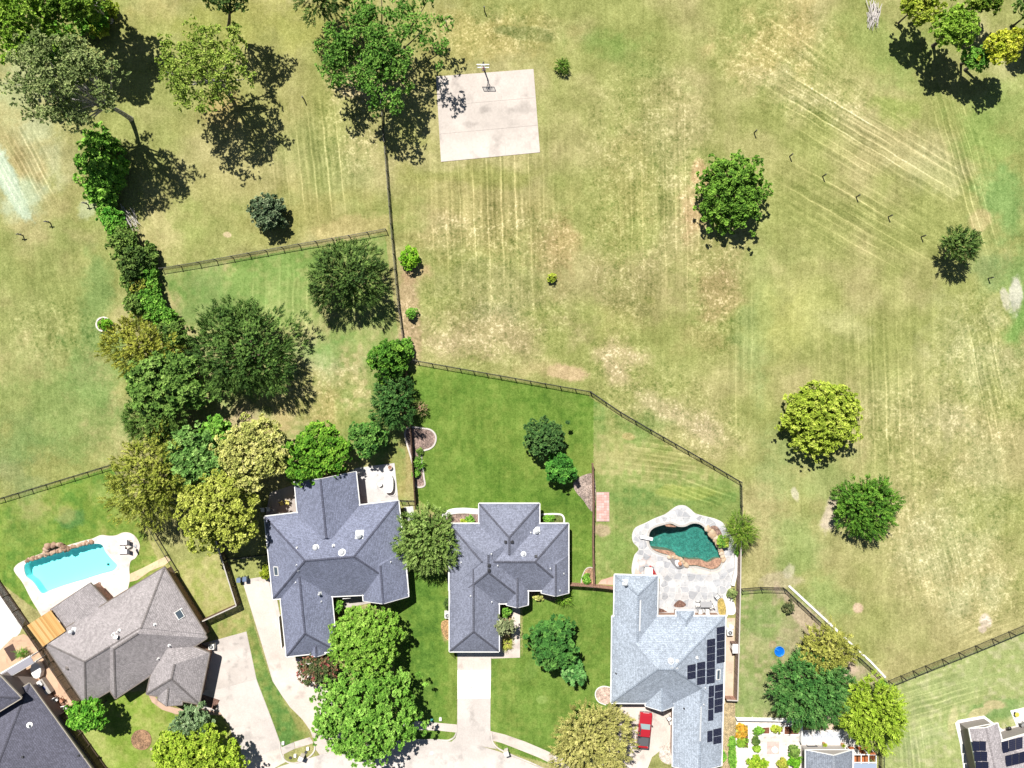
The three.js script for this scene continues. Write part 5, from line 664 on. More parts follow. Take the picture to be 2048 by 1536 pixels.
// small shrubs
const SH = (e, s, a, b, h, c, l, more = {}) => tree({ at: [e, s], r: [a, b], hc: h, ry: h * .95, low: -.6, cols: c, bough: Math.max(.16, Math.min(.34, a * GRID * .4)), size: .6, name: 'shrub', shrub: 1, category: 'shrub', label: l, ...more });
SH(820, 516, 19, 22, 1.3, [[96, 150, 30], [132, 182, 44], [170, 206, 70]], 'bright lime shrub right of the long boundary fence'); SH(823, 627, 10, 10, .9, fresh, 'small shrub below the lime one near boundary fence'); SH(1103, 556, 9, 8, .6, yell, 'tiny sapling alone on the mown strip below the court'); SH(1125, 132, 11, 12, .7, [[70, 104, 34], [104, 138, 50], [140, 168, 70]], 'tufted yucca right of the basketball court', { spray: 'spike', fill: 1.6 });
SH(838, 816, 15, 14, .9, [[84, 112, 50], [124, 146, 70], [190, 150, 130]], 'reddish-tipped shrub above the mulch bed', { spray: 'spike' }); SH(812, 700, 16, 30, 1, fresh, 'shaded shrub under upper fence-line tree'); SH(838, 926, 8, 9, .6, fresh, 'green tuft in narrow mulch bed', { spray: 'spike' }); SH(832, 947, 6, 6, .5, fresh, 'small plant at foot of narrow mulch bed'); SH(840, 903, 5, 5, .4, mid, 'seedling where mulch bed narrows');
SH(938, 1040, 8, 6, .6, fresh, 'dark leafy plant in bed behind the centre house'); SH(929, 1043, 7, 5, .5, yell, 'yellow plant in bed behind the centre house'); SH(1098, 1038, 12, 7, .6, fresh, 'plant inside white-edged bed at back right of centre house'); SH(1128, 1197, 16, 12, .8, [[100, 150, 40], [136, 176, 58], [176, 204, 90]], 'long-leaved lily clump at front right corner of centre house', { spray: 'frond' }); SH(1076, 1193, 10, 5, .5, gold, 'straw-coloured plants under centre house front window');
SH(1014, 1288, 8, 9, .5, [[150, 170, 60], [190, 196, 90], [214, 206, 110]], 'yellow-green agave at end of garage bed', { spray: 'frond' }); SH(1012, 1222, 10, 12, .8, fresh, 'green shrub by the centre house entry'); SH(895, 1206, 5, 11, .8, deep, 'dark shrub against left wall of centre house'); SH(1173, 1158, 6, 10, .5, fresh, 'green plant in small bed by the side fence');
SH(533, 1146, 9, 15, 1, [[110, 130, 30], [146, 160, 44], [176, 184, 66]], 'olive shrub at the left wall of blue-slate house'); SH(676, 1212, 7, 14, 1.2, fresh, 'tall shrub in entry court of blue-slate house'); SH(1447, 1084, 11, 11, .9, [[84, 134, 50], [120, 160, 60], [180, 190, 80]], 'leafy shrub among boulders beside teal pool', { spray: 'big' }); SH(1477, 1104, 6, 7, .6, fresh, 'tuft on the wall below the feathery tree'); SH(1577, 1214, 11, 11, .7, [[70, 84, 50], [104, 110, 70], [150, 140, 100]], 'round dark shrub in the dog-run yard'); SH(210, 648, 12, 10, .75, [[90, 150, 34], [124, 178, 46], [160, 200, 70]], 'bright plants filling the round stone planter', { hc: .75 });
SH(1764, 1369, 12, 9, .8, fresh, 'green shrub at junction of two metal fences'); SH(1464, 1186, 9, 9, .6, olive, 'dry shrub at terrace corner near the pool fence'); SH(43, 1306, 8, 7, .9, fresh, 'potted palm on deck of dark house at lower left', { spray: 'frond' });
console.log('sprays', tree.total);

// ---------------------------------------------------------------- fences
const along = (pts, spacing) => { // points every so often along a path, corners kept
  const out = []; for (let i = 0; i < pts.length - 1; i++) { const a = pts[i], b = pts[i + 1], n = Math.max(1, Math.round(a.distanceTo(b) / spacing)); for (let k = 0; k < n; k++) out.push(a.clone().lerp(b, k / n)); } out.push(pts[pts.length - 1].clone()); return out;
};
const postGeo = {};
function metalFence(label, path, h = 1.2, spacing = 2.45, m = M.iron, tube = .09) {
  const pts = along(plan(path), spacing), t = thing('metal_fence', label, 'fence', pts[0]), pg = postGeo[h + '/' + tube] ??= merge([box(tube + .01, h + .08, tube + .01, 0, (h + .08) / 2, 0), box(tube + .04, .03, tube + .04, 0, h + .095, 0)]);
  pts.forEach((p) => piece(t, 'post', pg, m, p.x - pts[0].x, 0, p.z - pts[0].z));
  for (let i = 0; i < pts.length - 1; i++) {
    const a = pts[i], b = pts[i + 1], up = (p, y) => p.clone().setY(y), bars = [], L = a.distanceTo(b), n = Math.max(1, Math.round(L / .12)), ry = Math.atan2(-(b.z - a.z), b.x - a.x);
    part(t, 'rail', beam(up(a, h - .03), up(b, h - .03), tube * .8, .05), m); part(t, 'rail', beam(up(a, .14), up(b, .14), tube * .6, .04), m);
    for (let k = 1; k < n; k++) { const p = a.clone().lerp(b, k / n); bars.push(box(.022, h - .2, .022, p.x, h / 2 + .02, p.z, ry)); }
    if (bars.length) part(t, 'pickets', merge(bars), m, null, STUFF);
  }
  return t;
}
function boardFence(label, path, h = 1.8, woodM, capM, spacing = 2.4, name = 'board_fence') {
  const pts = along(plan(path), spacing), t = thing(name, label, 'fence', pts[0]), pg = box(.1, h, .1, 0, h / 2, 0); setSeed(17 + path[0][0]);
  pts.forEach((p) => piece(t, 'post', pg, woodM, p.x - pts[0].x, 0, p.z - pts[0].z));
  for (let i = 0; i < pts.length - 1; i++) {
    const a = pts[i], b = pts[i + 1], up = (p, y) => p.clone().setY(y), L = a.distanceTo(b), n = Math.max(1, Math.round(L / .15)), ry = Math.atan2(-(b.z - a.z), b.x - a.x), nx = -(b.z - a.z) / L, nz = (b.x - a.x) / L, bits = [];
    for (const y of [.35, h - .3]) part(t, 'rail', beam(up(a, y), up(b, y), .05, .09), woodM);
    for (let k = 0; k < n; k++) { const p = a.clone().lerp(b, (k + .5) / n), g = box(.135, h - .06 + rr(-.03, .03), .022, p.x + nx * .08, h / 2, p.z + nz * .08, ry), uv = g.attributes.uv, o = rnd() * 9; for (let q = 0; q < uv.count; q++) uv.setXY(q, uv.getX(q) * .13 + o, uv.getY(q) * h); bits.push(g); }
    part(t, 'boards', merge(bits), woodM, null, STUFF); if (capM) part(t, 'cap', beam(up(a, h + .015), up(b, h + .015), .17, .03), capM);
  }
  return t;
}
const cedarOld = wood(tone(120, 100, 84)), cedarRed = wood(tone(206, 160, 138)), cedarDark = wood(tone(140, 108, 88)), capGrey = mat(tone(232, 224, 214), .8);
metalFence('black metal fence slanting between the two left fields', [[326, 539], [400, 527], [500, 509], [600, 491], [700, 474], [773, 461]]);
metalFence('long black metal fence up the left boundary of the mown strip', [[762, 190], [772, 310], [783, 450], [797, 600], [812, 716]]);
metalFence('black metal fence along the top of the green back lawn', [[813, 717], [836, 722], [920, 737], [1000, 751], [1090, 767], [1180, 783]]);
metalFence('black metal fence running diagonally down to the teal pool yard', [[1181, 784], [1240, 824], [1300, 859], [1400, 916], [1478, 962]]);
metalFence('short black metal fence above feathery tree by teal pool', [[1479, 963], [1480, 1010], [1479, 1056]]);
metalFence('low black metal fence round the dog-run yard at lower right', [[1480, 1177], [1520, 1174], [1566, 1175], [1620, 1226], [1690, 1290], [1764, 1357]], 1.5);
metalFence('tall black metal fence crossing the lower right field', [[1776, 1361], [1850, 1331], [1950, 1291], [2050, 1249], [2130, 1216]], 1.8);
metalFence('black metal fence at bottom right beside lime-green tree', [[1758, 1470], [1757, 1500], [1757, 1560]], 1.8);
metalFence('black metal fence along top of turquoise pool yard', [[-70, 1018], [8, 995], [120, 961], [229, 928]]);
metalFence('black metal fence down the right side of turquoise pool yard', [[230, 929], [260, 980], [300, 1047], [356, 1140]]);
metalFence('low metal fence in shade beside the blue-slate house', [[456, 1117], [500, 1112], [535, 1107]], 1.1);
metalFence('metal gate linking blue-slate house to boundary fence', [[801, 1000], [815, 1001], [830, 1001]], 1.3);
boardFence('tall wooden fence with pale cap between brown house yard and driveway', [[428, 1030], [450, 1102], [482, 1204], [412, 1236]], 1.9, cedarDark, capGrey);
boardFence('long weathered wooden fence at lower left behind brown house', [[-50, 1086], [0, 1159], [60, 1246], [92, 1293], [163, 1399], [134, 1420], [165, 1464], [232, 1558]], 1.8, cedarOld, null);
boardFence('wooden fence on right boundary of the centre house', [[1184, 926], [1186, 1000], [1185, 1090], [1187, 1168]], 1.8, cedarRed, null);
boardFence('short reddish wooden fence joining centre house and pale grey house', [[1139, 1164], [1187, 1167], [1228, 1172]], 1.8, cedarRed, null);
boardFence('brown wooden fence between stone terrace and dog-run yard', [[1475, 1064], [1473, 1200], [1468, 1392]], 1.8, wood(tone(178, 152, 136)), capGrey);
boardFence('short wooden return fence at corner of the pale grey house', [[1447, 1390], [1467, 1391]], 1.8, cedarRed, capGrey);
boardFence('dark wooden fence behind the mulch bed left of green lawn', [[815, 742], [824, 860], [829, 940], [834, 1016]], 1.8, cedarDark, null);
boardFence('white painted board fence enclosing the kitchen garden at bottom right', [[1470, 1433], [1540, 1434], [1598, 1436], [1598, 1480]], 1.2, M.white, M.white, 2.2, 'garden_fence');
// kerb walls beside the dog-run fence
struct('stone_kerb', strip(plan([[1577, 1171], [1620, 1211], [1675, 1262]]), .34, 0, .22), paveWhite); struct('stone_kerb', strip(plan([[1687, 1274], [1740, 1322], [1770, 1354]]), .3, 0, .22), paveWhite);
struct('retaining_wall', strip(smooth(plan([[1462, 1074], [1470, 1098], [1472, 1130], [1464, 1170]]), 24, false), .55, 0, .45), paveWhite);
struct('brick_path', slab(plan([[1276, 1118], [1268, 1150], [1300, 1152], [1312, 1128], [1300, 1108]]), 0, .052), concrete(tone(232, 204, 194), 3)); struct('side_path', slab(plan([[1452, 1236], [1470, 1236], [1466, 1392], [1446, 1392]]), 0, .03), concrete(tone(226, 206, 184), 4)); struct('brick_path', slab(plan([[1202, 1160], [1228, 1152], [1228, 1170], [1196, 1168]]), 0, .03), concrete(tone(226, 190, 172), 3));
struct('stone_path', slab(plan([[259, 1148], [285, 1136], [320, 1118], [333, 1112], [342, 1120], [330, 1130], [300, 1142], [275, 1160], [259, 1164]]), 0, .03), concrete(tone(238, 216, 178), 3)); struct('stone_path', slab(plan([[1652, 1432], [1666, 1432], [1668, 1460], [1653, 1460]]), 0, .03), concrete(tone(236, 208, 184), 3));

// ---------------------------------------------------------------- posts in the fields
{
  const pg = merge([box(.14, 1.2, .14, 0, .6, 0), box(.18, .05, .18, 0, 1.225, 0)]);
  const order = ['first dark post from upper left in the diagonal row on right field', 'second dark post from upper left in the diagonal row', 'third dark post from upper left in the diagonal row', 'fourth dark post in diagonal row, the middle one', 'fifth dark post from upper left in the diagonal row', 'sixth dark post, nearest left of the small dark tree', 'last dark post at lower right, beyond the small dark tree'];
  for (const [k, [e, s]] of [[1508, 266], [1579, 313], [1645, 353], [1712, 394], [1776, 434], [1842, 474], [1976, 557]].entries()) { const t = thing('fence_post', order[k], 'post', P(e, s), 'row of posts in right field'); piece(t, 'post_shaft', pg, M.iron, 0, 0, 0); piece(t, 'rail_bracket', box(.2, .05, .05), M.iron, 0, .8, .1); }
  for (const [e, s, l] of [[46, 471, 'leftmost of three dark crossbar stakes on bare left field'], [101, 446, 'middle of three dark crossbar stakes on bare left field'], [176, 409, 'crossbar stake nearest the thicket on bare left field']]) { const t = thing('field_stake', l, 'stake', P(e, s), 'row of stakes on left field'); piece(t, 'stake_shaft', pg, M.iron, 0, 0, 0); piece(t, 'crossbar', box(.8, .12, .12), M.iron, 0, 1, 0); }
  for (const [e, s, l] of [[609, 200, 'lone dark stake on field left of the large spreading tree'], [893, 50, 'dark stake near top edge above the court'], [969, 22, 'dark stake at top edge right of centre']]) { const t = thing('field_stake', l, 'stake', P(e, s)); piece(t, 'stake_shaft', pg, M.iron, 0, 0, 0); piece(t, 'cap', box(.18, .05, .18), M.iron, 0, 1.27, 0); }
}
// ---------------------------------------------------------------- basketball hoop
{
  const b = P(968, 146), t = thing('basketball_hoop', 'basketball hoop with clear backboard and black pole at head of court', 'hoop', b), o = (x, y, z) => V(b.x + x, y, b.z + z);
  part(t, 'pole', merge([beam(o(0, .02, -.55), o(0, 2.7, -.45), .15, .15), box(.5, .05, .5, b.x, .045, b.z - .55)]), M.black);
  part(t, 'arm', merge([beam(o(-.08, 2.5, -.5), o(-.14, 3.3, .4), .06, .08), beam(o(.08, 2.5, -.5), o(.14, 3.3, .4), .06, .08), beam(o(-.1, 2.9, -.1), o(-.5, 3.5, .42), .05, .05), beam(o(.1, 2.9, -.1), o(.5, 3.5, .42), .05, .05), beam(o(0, 2.68, -.45), o(0, 3.6, .36), .06, .06)]), M.black);
  const glass = new THREE.MeshPhysicalMaterial({ color: C(.93, .95, .96), roughness: .05, transmission: 1, thickness: 0, ior: 1.5 }), bx = .9, y0 = 2.9, y1 = 3.95, z = b.z + .45;
  const bb = part(t, 'backboard', box(1.76, 1, .02, b.x, 3.43, z), glass); part(t, 'backboard_frame', merge([box(1.86, .07, .08, b.x, y1, z), box(1.86, .07, .08, b.x, y0, z), box(.07, y1 - y0, .08, b.x - bx, 3.425, z), box(.07, y1 - y0, .08, b.x + bx, 3.425, z), box(.62, .05, .03, b.x, 3.55, z + .02), box(.62, .05, .03, b.x, 3.1, z + .02), box(.05, .4, .03, b.x - .29, 3.32, z + .02), box(.05, .4, .03, b.x + .29, 3.32, z + .02)]), M.galv, bb);
  const ring = new THREE.TorusGeometry(.23, .018, 8, 24); ring.rotateX(Math.PI / 2); ring.translate(b.x, 3.05, z + .4); part(t, 'rim', merge([ring, box(.2, .12, .18, b.x, 3.05, z + .1)]), M.red); part(t, 'net', (() => { const g = []; for (let i = 0; i < 12; i++) { const a = i / 12 * 6.283, c = a + .5; g.push(bar(V(b.x + Math.cos(a) * .23, 3.04, z + .4 + Math.sin(a) * .23), V(b.x + Math.cos(c) * .14, 2.65, z + .4 + Math.sin(c) * .14), .008, 4)); } return merge(g); })(), M.cloth); part(t, 'pad', rbox(.2, 1.3, .2, .04, b.x, .75, b.z - .52), M.dark);
}
// ---------------------------------------------------------------- yard objects
{ // brush pile
  setSeed(31); const b = P(1746, 32), t = thing('brush_pile', 'bleached pile of dead branches near top right', 'branches', b), wm = mat(tone(240, 232, 226, 1.1), .95); for (let i = 0; i < 70; i++) { const a = rr(1.2, 1.95), L = rr(1, 2.6), c = V(b.x + rr(-.9, .9), rr(.08, .8), b.z + rr(-1.2, 1.2)), d = V(Math.cos(a) * L / 2, rr(-.25, .25), Math.sin(a) * L / 2); const p = c.clone().sub(d), q = c.clone().add(d); p.y = Math.max(.05, p.y); q.y = Math.max(.05, q.y); part(t, 'branch', bar(p, q, rr(.03, .08), 5, .03), wm); } part(t, 'branch', bar(V(b.x - .6, .06, b.z + 2.1), V(b.x - .2, .5, b.z + .4), .05, 6), wm);
  const b2 = P(262, 444), t2 = thing('brush_pile', 'pale dead branches in gap of left boundary thicket', 'branches', b2); for (let i = 0; i < 40; i++) { const a = rr(.6, 1.3), L = rr(1, 3), c = V(b2.x + rr(-1, 1.2), rr(.1, .8), b2.z + rr(-1.6, 1.8)), d = V(Math.cos(a) * L / 2, rr(-.2, .2), Math.sin(a) * L / 2), p = c.clone().sub(d), q = c.clone().add(d); p.y = Math.max(.05, p.y); q.y = Math.max(.05, q.y); part(t2, 'branch', bar(p, q, rr(.02, .05), 5, .02), wm); }
}
{ // ring planter
  setSeed(8); const b = P(209, 649), t = thing('stone_planter', 'round white stone planter ring on left field', 'planter', b), ms = [tone(246, 240, 232), tone(232, 224, 214), tone(250, 246, 242)].map((c) => concrete(c, 2)); for (let i = 0; i < 18; i++) { const a = i / 18 * 6.283, g = rbox(.4, .42, .26, .05); g.rotateY(-a + Math.PI / 2); g.translate(b.x + Math.cos(a) * 1.05, .21, b.z + Math.sin(a) * 1.05); part(t, 'block', g, ms[i % 3]); } part(t, 'soil', cyl(.95, .95, .3, 24, b.x, 0, b.z), M.soil);
}
{ // paddling pool
  const b = P(1558, 1302), t = thing('paddling_pool', 'round blue plastic paddling pool in the dog-run yard', 'pool', b), blue = mat(C(.02, .2, .62), .35); const g = lathe([[0, .02], [.6, .02], [.66, .1], [.68, .26], [.76, .28], [.78, .22], [.74, .02], [.7, 0], [0, 0]], 32); g.translate(b.x, .005, b.z); part(t, 'shell', g, blue); const w = new THREE.CircleGeometry(.655, 28); w.rotateX(-Math.PI / 2); w.translate(b.x, .14, b.z); part(t, 'water', w, waterMat(C(.5, .75, .95), .15, 1)); const sl = rbox(.3, .05, .7, .02); sl.rotateX(.35); sl.rotateY(.9); sl.translate(b.x - .3, .22, b.z - .2); part(t, 'slide', sl, blue);
}
function acUnit(e, s, label) { const b = P(e, s), t = thing('air_conditioner', label, 'appliance', b); part(t, 'pad', box(1.1, .08, 1.1, b.x, .04, b.z), paveKerb); const c = part(t, 'casing', rbox(.86, .8, .86, .06, b.x, .48, b.z), M.gutter); const f = cyl(.33, .33, .02, 20, b.x, .875, b.z); part(t, 'fan_opening', f, M.black, c); part(t, 'grille', merge([.12, .22, .32].map((r) => { const g = new THREE.TorusGeometry(r, .012, 5, 22); g.rotateX(Math.PI / 2); g.translate(b.x, .91, b.z); return g; })), M.galv, c); part(t, 'fan_hub', cyl(.1, .09, .04, 12, b.x, .89, b.z), M.galv, c); }
acUnit(427, 1290, 'white air conditioner at corner of the brown house'); acUnit(896, 1228, 'white air conditioner at left wall of centre house'); acUnit(1457, 1262, 'pale air conditioner beside fence by first solar panels');
function bin(e, s, label, col) { const b = P(e, s), t = thing('wheeled_bin', label, 'bin', b), bm = mat(col, .5), g = new THREE.CylinderGeometry(.4, .3, .95, 4); g.rotateY(Math.PI / 4); g.translate(b.x, .53, b.z); part(t, 'body', g, bm); const l = rbox(.62, .08, .68, .03); l.rotateX(-.08); l.translate(b.x, 1.05, b.z + .02); part(t, 'lid', l, bm); part(t, 'handle', bar(V(b.x - .25, 1.0, b.z - .36), V(b.x + .25, 1.0, b.z - .36), .02), bm); for (const k of [-1, 1]) { const w = cyl(.11, .11, .06, 14); w.rotateZ(Math.PI / 2); w.translate(b.x + k * .26, .11, b.z - .26); part(t, 'wheel', w, M.black); } }
bin(482, 1157, 'left blue-grey wheeled bin beside tall wooden fence', C(.1, .14, .22)); bin(494, 1155, 'right blue-grey wheeled bin beside tall wooden fence', C(.1, .14, .22));
function mailbox(e, s, ry, label) { const b = P(e, s), t = thing('mailbox_pillar', label, 'mailbox', b), R = (g) => { g.rotateY(ry); g.translate(b.x, 0, b.z); return g; }; part(t, 'pillar', R(rbox(.62, 1.25, .62, .03, 0, .625, 0)), concrete(tone(240, 232, 224), 2)); part(t, 'cap_stone', R(merge([rbox(.74, .1, .74, .02, 0, 1.29, 0), (() => { const g = new THREE.CylinderGeometry(.12, .5, .18, 4); g.rotateY(Math.PI / 4); g.translate(0, 1.43, 0); return g; })()])), paveWhite); part(t, 'mail_door', R(rbox(.3, .28, .04, .02, 0, .95, .325)), M.dark); }
mailbox(606, 1510, -.4, 'white pillar mailbox between the two left driveways'); mailbox(1013, 1500, .3, 'white pillar mailbox right of the centre driveway');
for (const [e, s, l, m, r] of [[567, 1485, 'white meter box at tip of grass strip', M.white, 0], [616, 1496, 'white utility lid near the pillar mailbox', M.white, 0], [591, 1510, 'pale utility lid in small grass island', M.white, 0], [581, 1515, 'dark round utility cover in small grass island', M.dark, 1], [612, 1504, 'dark round cover behind the pillar mailbox', M.dark, 1], [881, 1437, 'white utility box beside centre driveway sidewalk', M.white, 0], [864, 1439, 'green utility box in shade by sidewalk', mat(C(.05, .25, .22), .6), 0]]) { const b = P(e, s), t = thing('utility_box', l, 'utility box', b); part(t, 'box', r ? cyl(.2, .2, .1, 16, b.x, 0, b.z) : rbox(.34, .26, .45, .03, b.x, .13, b.z), m); part(t, 'lid', r ? cyl(.22, .22, .03, 16, b.x, .1, b.z) : rbox(.38, .04, .5, .015, b.x, .28, b.z), m); }
struct('valve_cover', cyl(.28, .28, .026, 18, P(863, 1506).x, 0, P(863, 1506).z), paveWhite); struct('mulch_stone', cyl(.22, .18, .14, 12, P(303, 1498).x, 0, P(303, 1498).z), M.stone);

// furniture
function chair(e, s, ry, label, seatM = M.cushion, frameM = M.dark, w = .62) { const b = P(e, s), t = thing('patio_chair', label, 'chair', b), R = (g) => { g.rotateY(ry); g.translate(b.x, .06, b.z); return g; }; part(t, 'seat', R(rbox(w, .12, .6, .04, 0, .42, 0)), seatM); const bk = rbox(w, .55, .1, .04); bk.rotateX(-.25); bk.translate(0, .72, -.32); part(t, 'backrest', R(bk), seatM); for (const x of [-1, 1]) { part(t, 'arm', R(box(.06, .04, .6, x * (w / 2 + .03), .62, 0)), frameM); for (const z of [-1, 1]) part(t, 'leg', R(box(.05, .62, .05, x * (w / 2 + .03), .31, z * .28)), frameM); } }
function lounger(e, s, ry, label) { const b = P(e, s), t = thing('sun_lounger', label, 'lounger', b), R = (g) => { g.rotateY(ry); g.translate(b.x, .05, b.z); return g; }; part(t, 'bed', R(rbox(1.35, .1, .66, .03, -.3, .34, 0)), M.cloth); const k = rbox(.72, .08, .66, .03); k.rotateZ(.55); k.translate(.65, .52, 0); part(t, 'backrest', R(k), mat(C(.06, .06, .065), .9)); for (const x of [-.85, .3]) for (const z of [-1, 1]) part(t, 'leg', R(box(.05, .34, .05, x, .17, z * .3)), M.dark); part(t, 'frame', R(merge([box(1.9, .05, .04, -.05, .28, .34), box(1.9, .05, .04, -.05, .28, -.34)])), M.dark); }
lounger(252, 1084, .02, 'upper white sun lounger on turquoise pool deck'); lounger(252, 1102, .02, 'lower white sun lounger on turquoise pool deck');
function roundTable(e, s, r, h, label, m) { const b = P(e, s), t = thing('side_table', label, 'table', b); part(t, 'table_top', cyl(r, r, .04, 22, b.x, h, b.z), m); part(t, 'leg', cyl(.04, .04, h, 10, b.x, .05, b.z), M.dark); part(t, 'foot', cyl(r * .6, r * .5, .03, 18, b.x, .05, b.z), M.dark); }
roundTable(250, 1094, .26, .42, 'small table between the two sun loungers', M.cloth); roundTable(761, 968, .33, .5, 'small round white table on blue-slate house patio', M.white);
{ // closed parasol by the loungers
  const b = P(271, 1092), t = thing('parasol', 'closed grey parasol standing beside the sun loungers', 'parasol', b); part(t, 'pole', cyl(.03, .03, 2.2, 8, b.x, .05, b.z), M.galv); const g = lathe([[.05, 1.0], [.2, 1.1], [.16, 1.6], [.06, 2.25], [0, 2.3]], 12); g.translate(b.x, 0, b.z); part(t, 'canopy', g, mat(C(.2, .2, .21), .9)); part(t, 'base', cyl(.3, .26, .1, 18, b.x, .05, b.z), mat(C(.35, .35, .36), .7));
}
{ // patio behind the blue-slate house
  struct('patio', slab(plan([[690, 948], [712, 936], [789, 926], [797, 1002], [718, 1012], [700, 1012]]), 0, .05), pavePatio); struct('patio', slab(plan([[540, 985], [592, 968], [597, 1030], [530, 1036]]), 0, .04), concrete(tone(200, 190, 184), 5)); struct('porch_floor', slab(plan([[660, 1196], [738, 1184], [740, 1206], [690, 1216], [664, 1222]]), 0, .05), concrete(tone(214, 206, 200), 5)); struct('service_pad', slab(plan([[808, 1014], [826, 1012], [830, 1040], [812, 1042]]), 0, .04), pavePatio);
  const b = P(779, 967), t = thing('hot_tub', 'white oval covered hot tub on the blue-slate house patio', 'hot tub', b); const sh = new THREE.Shape(); for (let i = 0; i < 40; i++) { const a = i / 40 * 6.2832, x = Math.sign(Math.cos(a)) * Math.pow(Math.abs(Math.cos(a)), .6) * .66, y = Math.sign(Math.sin(a)) * Math.pow(Math.abs(Math.sin(a)), .75) * 1.28; i ? sh.lineTo(x, y) : sh.moveTo(x, y); } const g = new THREE.ExtrudeGeometry(sh, { depth: .72, bevelEnabled: true, bevelSize: .06, bevelThickness: .06, bevelSegments: 3 }); g.rotateX(-Math.PI / 2); g.translate(b.x, .1, b.z); part(t, 'shell', g, M.cloth); for (const z of [-.45, .1, .6]) part(t, 'cover_seam', box(1.2, .015, .04, b.x, .885, b.z + z), M.gutter); const rl = new THREE.TorusGeometry(.62, .025, 6, 20, Math.PI); rl.rotateX(-Math.PI / 2); rl.rotateY(Math.PI); rl.translate(b.x + .25, .7, b.z + .95); part(t, 'hand_rail', rl, M.dark);
  for (const [e, s, l] of [[781, 934, 'terracotta pot at corner of the blue-slate house patio']]) { const q = P(e, s), p2 = thing('flower_pot', l, 'pot', q), gg = lathe([[0, 0], [.2, 0], [.3, .45], [.34, .46], [.34, .52], [.28, .52], [.26, .44], [0, .44]], 18); gg.translate(q.x, .05, q.z); part(p2, 'pot', gg, concrete(tone(240, 216, 206), 2)); part(p2, 'soil', cyl(.26, .26, .02, 16, q.x, .49, q.z), M.soil); }
  chair(566, 1006, .3, 'left yellow-cushioned chair on shaded patio of blue-slate house', mat(C(.5, .42, .12), .9)); chair(577, 1004, -.2, 'right yellow-cushioned chair on shaded patio of blue-slate house', mat(C(.5, .42, .12), .9)); chair(528, 1019, 0, 'left white chair beside shaded patio under golden tree'); chair(539, 1018, 0, 'right white chair beside shaded patio under golden tree');
}
{ // furniture on the flagstone terrace
  const b = P(1410, 1206), t = thing('patio_table', 'grey rectangular dining table on the flagstone terrace', 'table', b); part(t, 'table_top', rbox(1.75, .05, .9, .02, b.x, .76, b.z), mat(C(.3, .3, .31), .6)); for (const x of [-1, 1]) for (const z of [-1, 1]) part(t, 'leg', box(.06, .68, .06, b.x + x * .78, .4, b.z + z * .38), M.dark);
  chair(1394, 1207, 1.5, 'white cushioned chair left of the terrace dining table'); chair(1421, 1211, -1.3, 'white cushioned chair right of the terrace dining table'); chair(1399, 1222, 3.1, 'left of two white chairs below the terrace dining table'); chair(1413, 1221, 3.1, 'right of two white chairs below the terrace dining table'); chair(1433, 1192, .8, 'lone white chair by the dry planting at terrace edge');
  const m = P(1296, 1141), s = thing('day_bed', 'white day bed with metal frame on terrace near the red kayak', 'bed', m); part(s, 'mattress', rbox(1.25, .18, 1.15, .05, m.x, .5, m.z), M.cloth); part(s, 'frame', merge([box(1.4, .06, .06, m.x, .38, m.z + .62), box(1.4, .06, .06, m.x, .38, m.z - .62), box(.06, .06, 1.2, m.x - .68, .38, m.z), box(.06, .06, 1.2, m.x + .68, .38, m.z)]), M.dark); for (const x of [-1, 1]) for (const z of [-1, 1]) part(s, 'leg', box(.06, .75, .06, m.x + x * .68, .42, m.z + z * .62), M.dark);
  const kp = P(1303, 1142), k = thing('kayak', 'red kayak lying beside the white day bed', 'kayak', P(1305, 1142)); const hull = new THREE.SphereGeometry(1, 20, 12); hull.scale(.27, .2, 1.15); hull.rotateY(.5); hull.translate(P(1306, 1143).x, .26, P(1306, 1143).z); part(k, 'hull', hull, M.red); const ck = new THREE.TorusGeometry(.2, .03, 6, 16); ck.rotateX(Math.PI / 2); ck.scale(.8, 1, 1.4); ck.rotateY(.5); ck.translate(P(1306, 1143).x, .45, P(1306, 1143).z); part(k, 'cockpit_rim', ck, M.black); void kp;
  bed([[1347, 1212], [1352, 1204], [1359, 1200], [1366, 1203], [1372, 1209], [1366, 1214]], bedDark, null, 20, .08); bed([[1318, 1216], [1326, 1218], [1335, 1224], [1318, 1225]], bedDark, null, 0, .08); bed([[1436, 1200], [1444, 1196], [1449, 1206], [1452, 1220], [1449, 1231], [1440, 1230], [1435, 1214]], mulch(tone(214, 196, 116), 3), null, 24, .08); struct('garden_path', slab(smooth(plan([[1446, 1190], [1456, 1187], [1466, 1200], [1471, 1220], [1468, 1228], [1456, 1228], [1452, 1208]]), 30), 0, .1), paveWhite);
  const c = P(1466, 1290), sh = thing('garden_cabinet', 'white and brown storage cabinet by the wooden fence', 'cabinet', c); part(sh, 'cabinet_body', rbox(1.0, 1.5, 1.3, .03, c.x, .78, c.z), wood(tone(160, 130, 116))); part(sh, 'lid', rbox(1.1, .06, 1.4, .02, c.x, 1.56, c.z), M.white); part(sh, 'door', box(.02, 1.2, .55, c.x - .51, .75, c.z), M.white);
  const dd = thing('raised_deck_light', 'pale round drum table behind the pale grey house', 'table', P(1461, 1252)); part(dd, 'drum', cyl(.3, .3, .45, 18, P(1461, 1252).x, .03, P(1461, 1252).z), M.white); part(dd, 'top', cyl(.34, .34, .04, 18, P(1461, 1252).x, .48, P(1461, 1252).z), M.white); dd.name = 'drum_table';
  chair(1337, 1434, .7, 'white metal rocking chair by the pale grey house garage', M.cloth, M.black); chair(1342, 1443, -.4, 'second white metal chair by the pale grey house garage', M.cloth, M.black);
}
